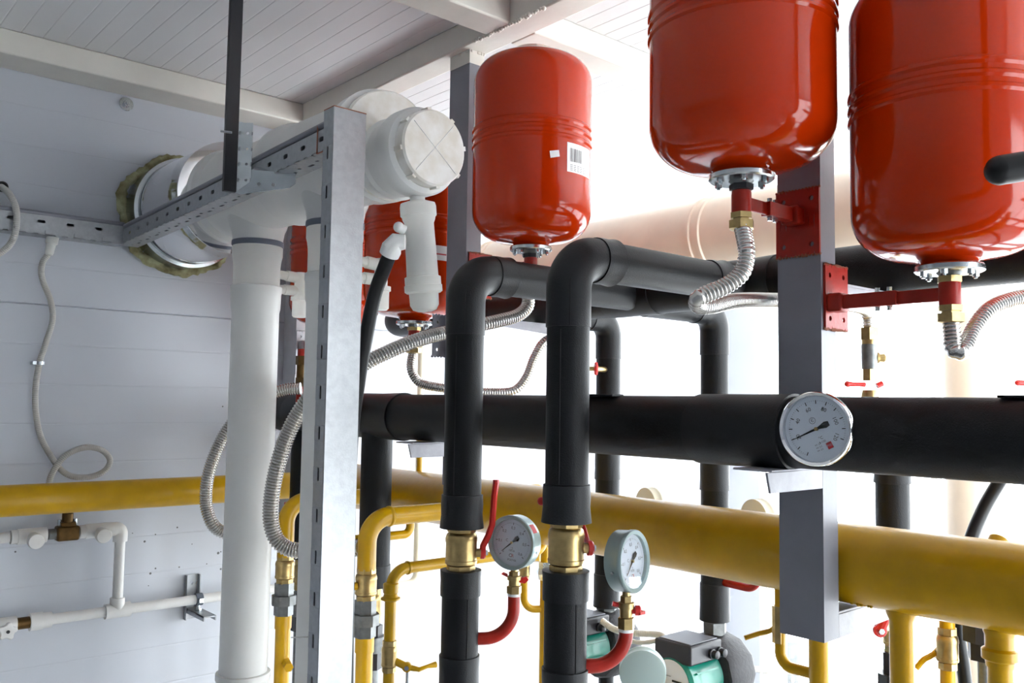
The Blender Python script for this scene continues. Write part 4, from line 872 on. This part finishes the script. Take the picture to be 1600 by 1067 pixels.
# brass assembly between the risers
q = at(470, 606, d=2.28); t = thing('air_vent', 'slender brass valve with red base standing on the header between the white risers', 'valve', q)
zz_ = [at(470, y_, d=2.28).z for y_ in (625, 604, 590, 570, 556, 545)]
MB().cyl((q.x, q.y, zz_[0] - .03), (q.x, q.y, zz_[1]), .012).build('red_base', 'redp', t); MB().hexa((q.x, q.y, zz_[1]), (q.x, q.y, zz_[2]), .014).cyl((q.x, q.y, zz_[2]), (q.x, q.y, zz_[3]), .012).hexa((q.x, q.y, zz_[3]), (q.x, q.y, zz_[4]), .015).build('body', 'brassd', t)
MB().cyl((q.x, q.y, zz_[4]), (q.x, q.y, zz_[5]), .011).build('red_top', 'redp', t)
# brass assembly right of near post
q = at(1358, 512, d=1.824); t = thing('check_valve', 'brass fitting stack with dark middle, standing right of the near post', 'valve', (q.x, q.y, HZ))
zs = [at(1358, y_, d=1.824).z for y_ in (512, 531, 538, 577, 583, 595, 612, 640)]
MB().hexa((q.x, q.y, zs[0]), (q.x, q.y, zs[1]), .0185).cyl((q.x, q.y, zs[1]), (q.x, q.y, zs[2]), .015).build('top_nut', 'brass', t)
MB().cyl((q.x, q.y, zs[2]), (q.x, q.y, zs[3]), .0158).build('dark_sleeve', 'mal', t)
MB().hexa((q.x, q.y, zs[3]), (q.x, q.y, zs[5]), .015).lathe((q.x, q.y, zs[7] - .03), (0, 0, 1), [(.013, 0), (.013, .03), (.017, .04), (.017, .06), (.0145, .07)], 20).build('valve_body', 'brass', t)
MB().lathe(at(1363, 559, d=1.82), s_, [(.009, 0), (.010, .006), (.012, .007), (.012, .012), (.008, .013), (.009, .024), (.006, .027)], 14).build('drain_cock', 'brass', t)
a_, b_ = at(1352, 601, d=1.80), at(1324, 600, d=1.80); MB().tube([a_, b_ + (a_ - b_) * .25, b_], [.0045, .0045, .0062], 12).sph(b_, .0062, 10).build('lever', 'redl', t); MB().cyl(at(1370, 603, d=1.82), at(1379, 599, d=1.82), .006, n=10).build('lever_nut', 'redl', t)
a_, b_ = at(1640, 599, d=1.9), at(1590, 598, d=1.9); t = thing('valve_lever', 'red lever tip entering at the right edge above the black header', 'lever', b_)
MB().tube([b_, a_], .0062, 12).sph(b_, .0062, 10).build('lever', 'redl', t); MB().cyl(a_, a_ + V((0, 0, -.16)), .014).build('valve_body', 'brass', t)
q = at(930, 576, d=2.3); t = thing('gate_valve', 'small brass valve with red handwheel beside the rear black drop', 'valve', q); sdd = V((.756, -.655, 0))
MB().lathe(q - sdd * .004, sdd, [(.006, 0), (.016, .002), (.018, .006), (.016, .010), (.006, .012)], 7).build('wheel', 'redl', t); MB().cyl(q - sdd * .02, q, .006).build('stem', 'brass', t); MB().cyl(q, q + V((.1, .03, 0)), .008).build('branch', 'brass', t)

# ------------------------------------------------------------------ flue ducts and pale pipes beyond the rack
t = thing('flue_duct', 'horizontal cream flue duct behind the red tanks', 'duct', (1.9, 1, Z(.34)), 'cream flue ducts')
MB().tube([(1.9, -.9, Z(.44)), (1.9, 2.40, Z(.44))], .1, 56).build('jacket', 'cream', t)
for y in (1.40, 1.37, .93, 2.25, 2.28): MB().lathe((1.9, y, Z(.44)), (0, 1, 0), [(.0995, -.006), (.1045, -.003), (.1045, .003), (.0995, .006)], 56).build('joint_band', 'cream', t)
q = at(1522, 700, X=2.5); t = thing('flue_duct', 'upright cream flue duct behind the rightmost hose', 'duct', (2.5, q.y, 0), 'cream flue ducts')
MB().tube([(2.5, q.y, 0), (2.5, q.y, CZ)], .072, 48).build('jacket', 'cream', t)
for z in (Z(.2), Z(.17), Z(-.75)): MB().lathe((2.5, q.y, z), (0, 0, 1), [(.0715, -.006), (.0755, -.003), (.0755, .003), (.0715, .006)], 48).build('joint_band', 'cream', t)
q = at(657, 600, d=2.78); q2 = at(632, 905, d=2.78)
tag(MB().tube(fillet([(q.x, q.y, Z(.75)), (q.x, q.y, q2.z), (q.x - .12, q.y, q2.z)], .03), .0105, 20).build('water_pipe', 'cream2'), 'thin cream upright pipe behind the trap tank, with elbow at its foot', 'pipe')
tag(MB().tube([at(657, 650, X=1.345), V((at(657, 650, X=1.345).x, at(657, 650, X=1.345).y, GZ + .03))], .0075, 16).build('gas_pipe', 'yellow'), 'thin yellow upright pipe stub just above the yellow main, left of the riser', 'pipe', 'yellow gas pipes')
q = at(1238, 1030, X=2.0); t = thing('steel_strut', 'pale perforated strut low between near post and pumps', 'strut', (q.x, q.y, 0)); zt = at(1238, 1003, X=2.0).z; mb = MB()
plate(mb, V((q.x, q.y, 0)) - sd * .013, (0, 0, 1), sd, CH, zt, .026, .002, [(zt - .03 - k * .03 - (.004 if k % 2 else .008), zt - .03 - k * .03 + (.004 if k % 2 else .008), .010, .017) for k in range(30)][::-1]); mb.build('strut', 'zinc', t)

# ------------------------------------------------------------------ pumps
def pump(lab, y, zc):
    xp = 1.75; t = thing('circulation_pump', lab, 'pump', (xp, y, zc - .08), 'green circulation pumps')
    MB().lathe((xp - .05, y, zc), (1, 0, 0), [(.066, 0), (.080, .006), (.086, .02), (.086, .085), (.078, .10), (.05, .105)], 12).build('foam_shell', 'pfoam', t)
    m = MB().lathe((xp - .052, y, zc), (-1, 0, 0), [(.062, 0), (.058, .03), (.056, .07), (.058, .075), (.058, .10), (.052, .108)], 48); m.build('motor', 'teal', t)
    mb = MB()
    for k in range(10):
        a = R(36 * k + 9); mb.box((xp - .10, y + .058 * math.cos(a), zc + .058 * math.sin(a)), (.08, .004, .010), Matrix.Rotation(a - R(90), 3, 'X'))
    mb.build('cooling_ribs', 'teal', t)
    MB().lathe((xp - .158, y, zc), (-1, 0, 0), [(.050, 0), (.050, .002), (.001, .0025)], 40).build('name_plate', 'paper', t)
    MB().bx(xp - .1625, xp - .161, y - .03, y - .004, zc + .004, zc + .008).bx(xp - .1625, xp - .161, y - .030, y - .027, zc - .006, zc + .004).bx(xp - .1625, xp - .161, y + .01, y + .035, zc - .008, zc - .007).bx(xp - .1625, xp - .161, y + .0, y + .04, zc + .014, zc + .0146).build('plate_print', 'ink', t)
    MB().bx(xp - .158, xp - .045, y - .052, y + .05, zc + .045, zc + .088).build('terminal_box', 'black', t, bevel=.004)
    MB().bx(xp - .150, xp - .052, y - .045, y + .043, zc + .088, zc + .0905).build('box_lid', 'pumpg', t, bevel=.002)
    for k in (0, 1):
        MB().lathe((xp - .085 + .028 * k, y - .052, zc + .062), (0, -1, 0), [(.011, 0), (.011, .006), (.009, .007), (.009, .018), (.005, .020)], 14).build('cable_gland', 'black', t)
    MB().cyl((xp, y, zc + .07), (xp, y, zc + .12), .02).hexa((xp, y, zc + .085), (xp, y, zc + .11), .028).build('upper_union', 'mal', t); MB().cyl((xp, y, zc - .07), (xp, y, 0), .02).build('lower_pipe', 'foam', t)
pump('nearer green circulation pump with round white name plate, bottom centre', 1.28, Z(-.615)); pump('green circulation pump half hidden behind the front right riser', 1.624, Z(-.625))
conduit('white corrugated conduit between the two green pumps', [V((1.665, 1.56, Z(-.545))), at(960, 983, d=2.2), at(990, 989, d=2.17), at(1030, 992, d=2.14), V((1.65, 1.335, Z(-.548)))], .008, 'cond')
conduit('white cable sagging below the corrugated conduit between the pumps', [at(975, 998, d=2.1), at(1000, 1004, d=2.1), at(1030, 1000, d=2.1), at(1050, 992, d=2.15)], .0055, 'cond', pitch=.02)
conduit('white conduit behind the pumps, left of the perforated strut', [at(1150, 1040, X=1.84), at(1180, 1045, X=1.88), at(1205, 1048, X=1.94), V((2.0, at(1238, 1030, X=2.0).y, at(1238, 1050, X=2.0).z))], .007, 'cond')
# right-hand rear valve and union
q = V((1.75, .85, 0)); zq = at(1392, 985, X=1.75).z; t = valve('brass valve with red lever hub, under the short black pipe, right of the post foot', (1.75, .85, zq - .04), .022, .075)
hb = at(1375, 985, d=1.70); MB().cyl(hb, V((1.75, .85, hb.z)), .008).build('stem', 'brass', t); MB().lathe(hb, CH, [(.013, -.004), (.013, .003), (.010, .005)], 16).build('lever_hub', 'redl', t); MB().hexa(hb + CH * .005, hb + CH * .010, .006).build('stem_nut', 'zinc', t)
MB().tube([hb + V((0, 0, .0)), hb + V((.01, -.01, .03)), hb + V((.02, -.02, .06)), hb + V((.02, -.02, .09))], [.010, .008, .006, .006], 10).build('lever', 'redl', t)
union('black pipe union low behind the yellow branch, right of the post foot', (1.75, .85, zq - .15), .030, .11, 'black')
tag(MB().tube([(1.75, .85, 0), (1.75, .85, zq - .14)], .018, 20).build('steel_pipe', 'black'), 'black pipe below the union right of the post foot', 'pipe')
qq = at(1538, 1010, X=1.75); union('black pipe union half hidden behind the right yellow union', (1.75, qq.y, at(1538, 1030, X=1.75).z), .034, .10, 'black'); tag(MB().tube([(1.75, qq.y, 0), (1.75, qq.y, at(1538, 940, X=1.75).z)], .012, 16).build('steel_pipe', 'mal'), 'dark pipe through the black union at far right', 'pipe')
tag(MB().tube(spline([V((1.18, .33, HZ)), V((1.25, .34, Z(-.060))), V((1.40, .36, Z(-.075))), at(1578, 722, d=1.68), at(1564, 748, d=1.72), at(1537, 795, d=1.73), at(1515, 850, d=1.72), at(1502, 920, d=1.72), at(1497, 980, d=1.72), at(1505, 1040, d=1.72), at(1512, 1100, d=1.72)], .01), .0125, 20).build('rubber_hose', 'rubber'), 'black rubber hose passing behind the yellow main at far right', 'hose')
# dark handle at the right edge
q = at(1563, 266, d=.95); t = thing('handle_bar', 'thick black bar with rounded end, entering from the right edge over the tank', 'bar', q)
e1 = at(1720, 240, d=.95); MB().tube(fillet([q, e1, e1 + V((0, 0, .6))], .05), .016, 24).sph(q, .016, 20).build('bar', 'rubber', t)
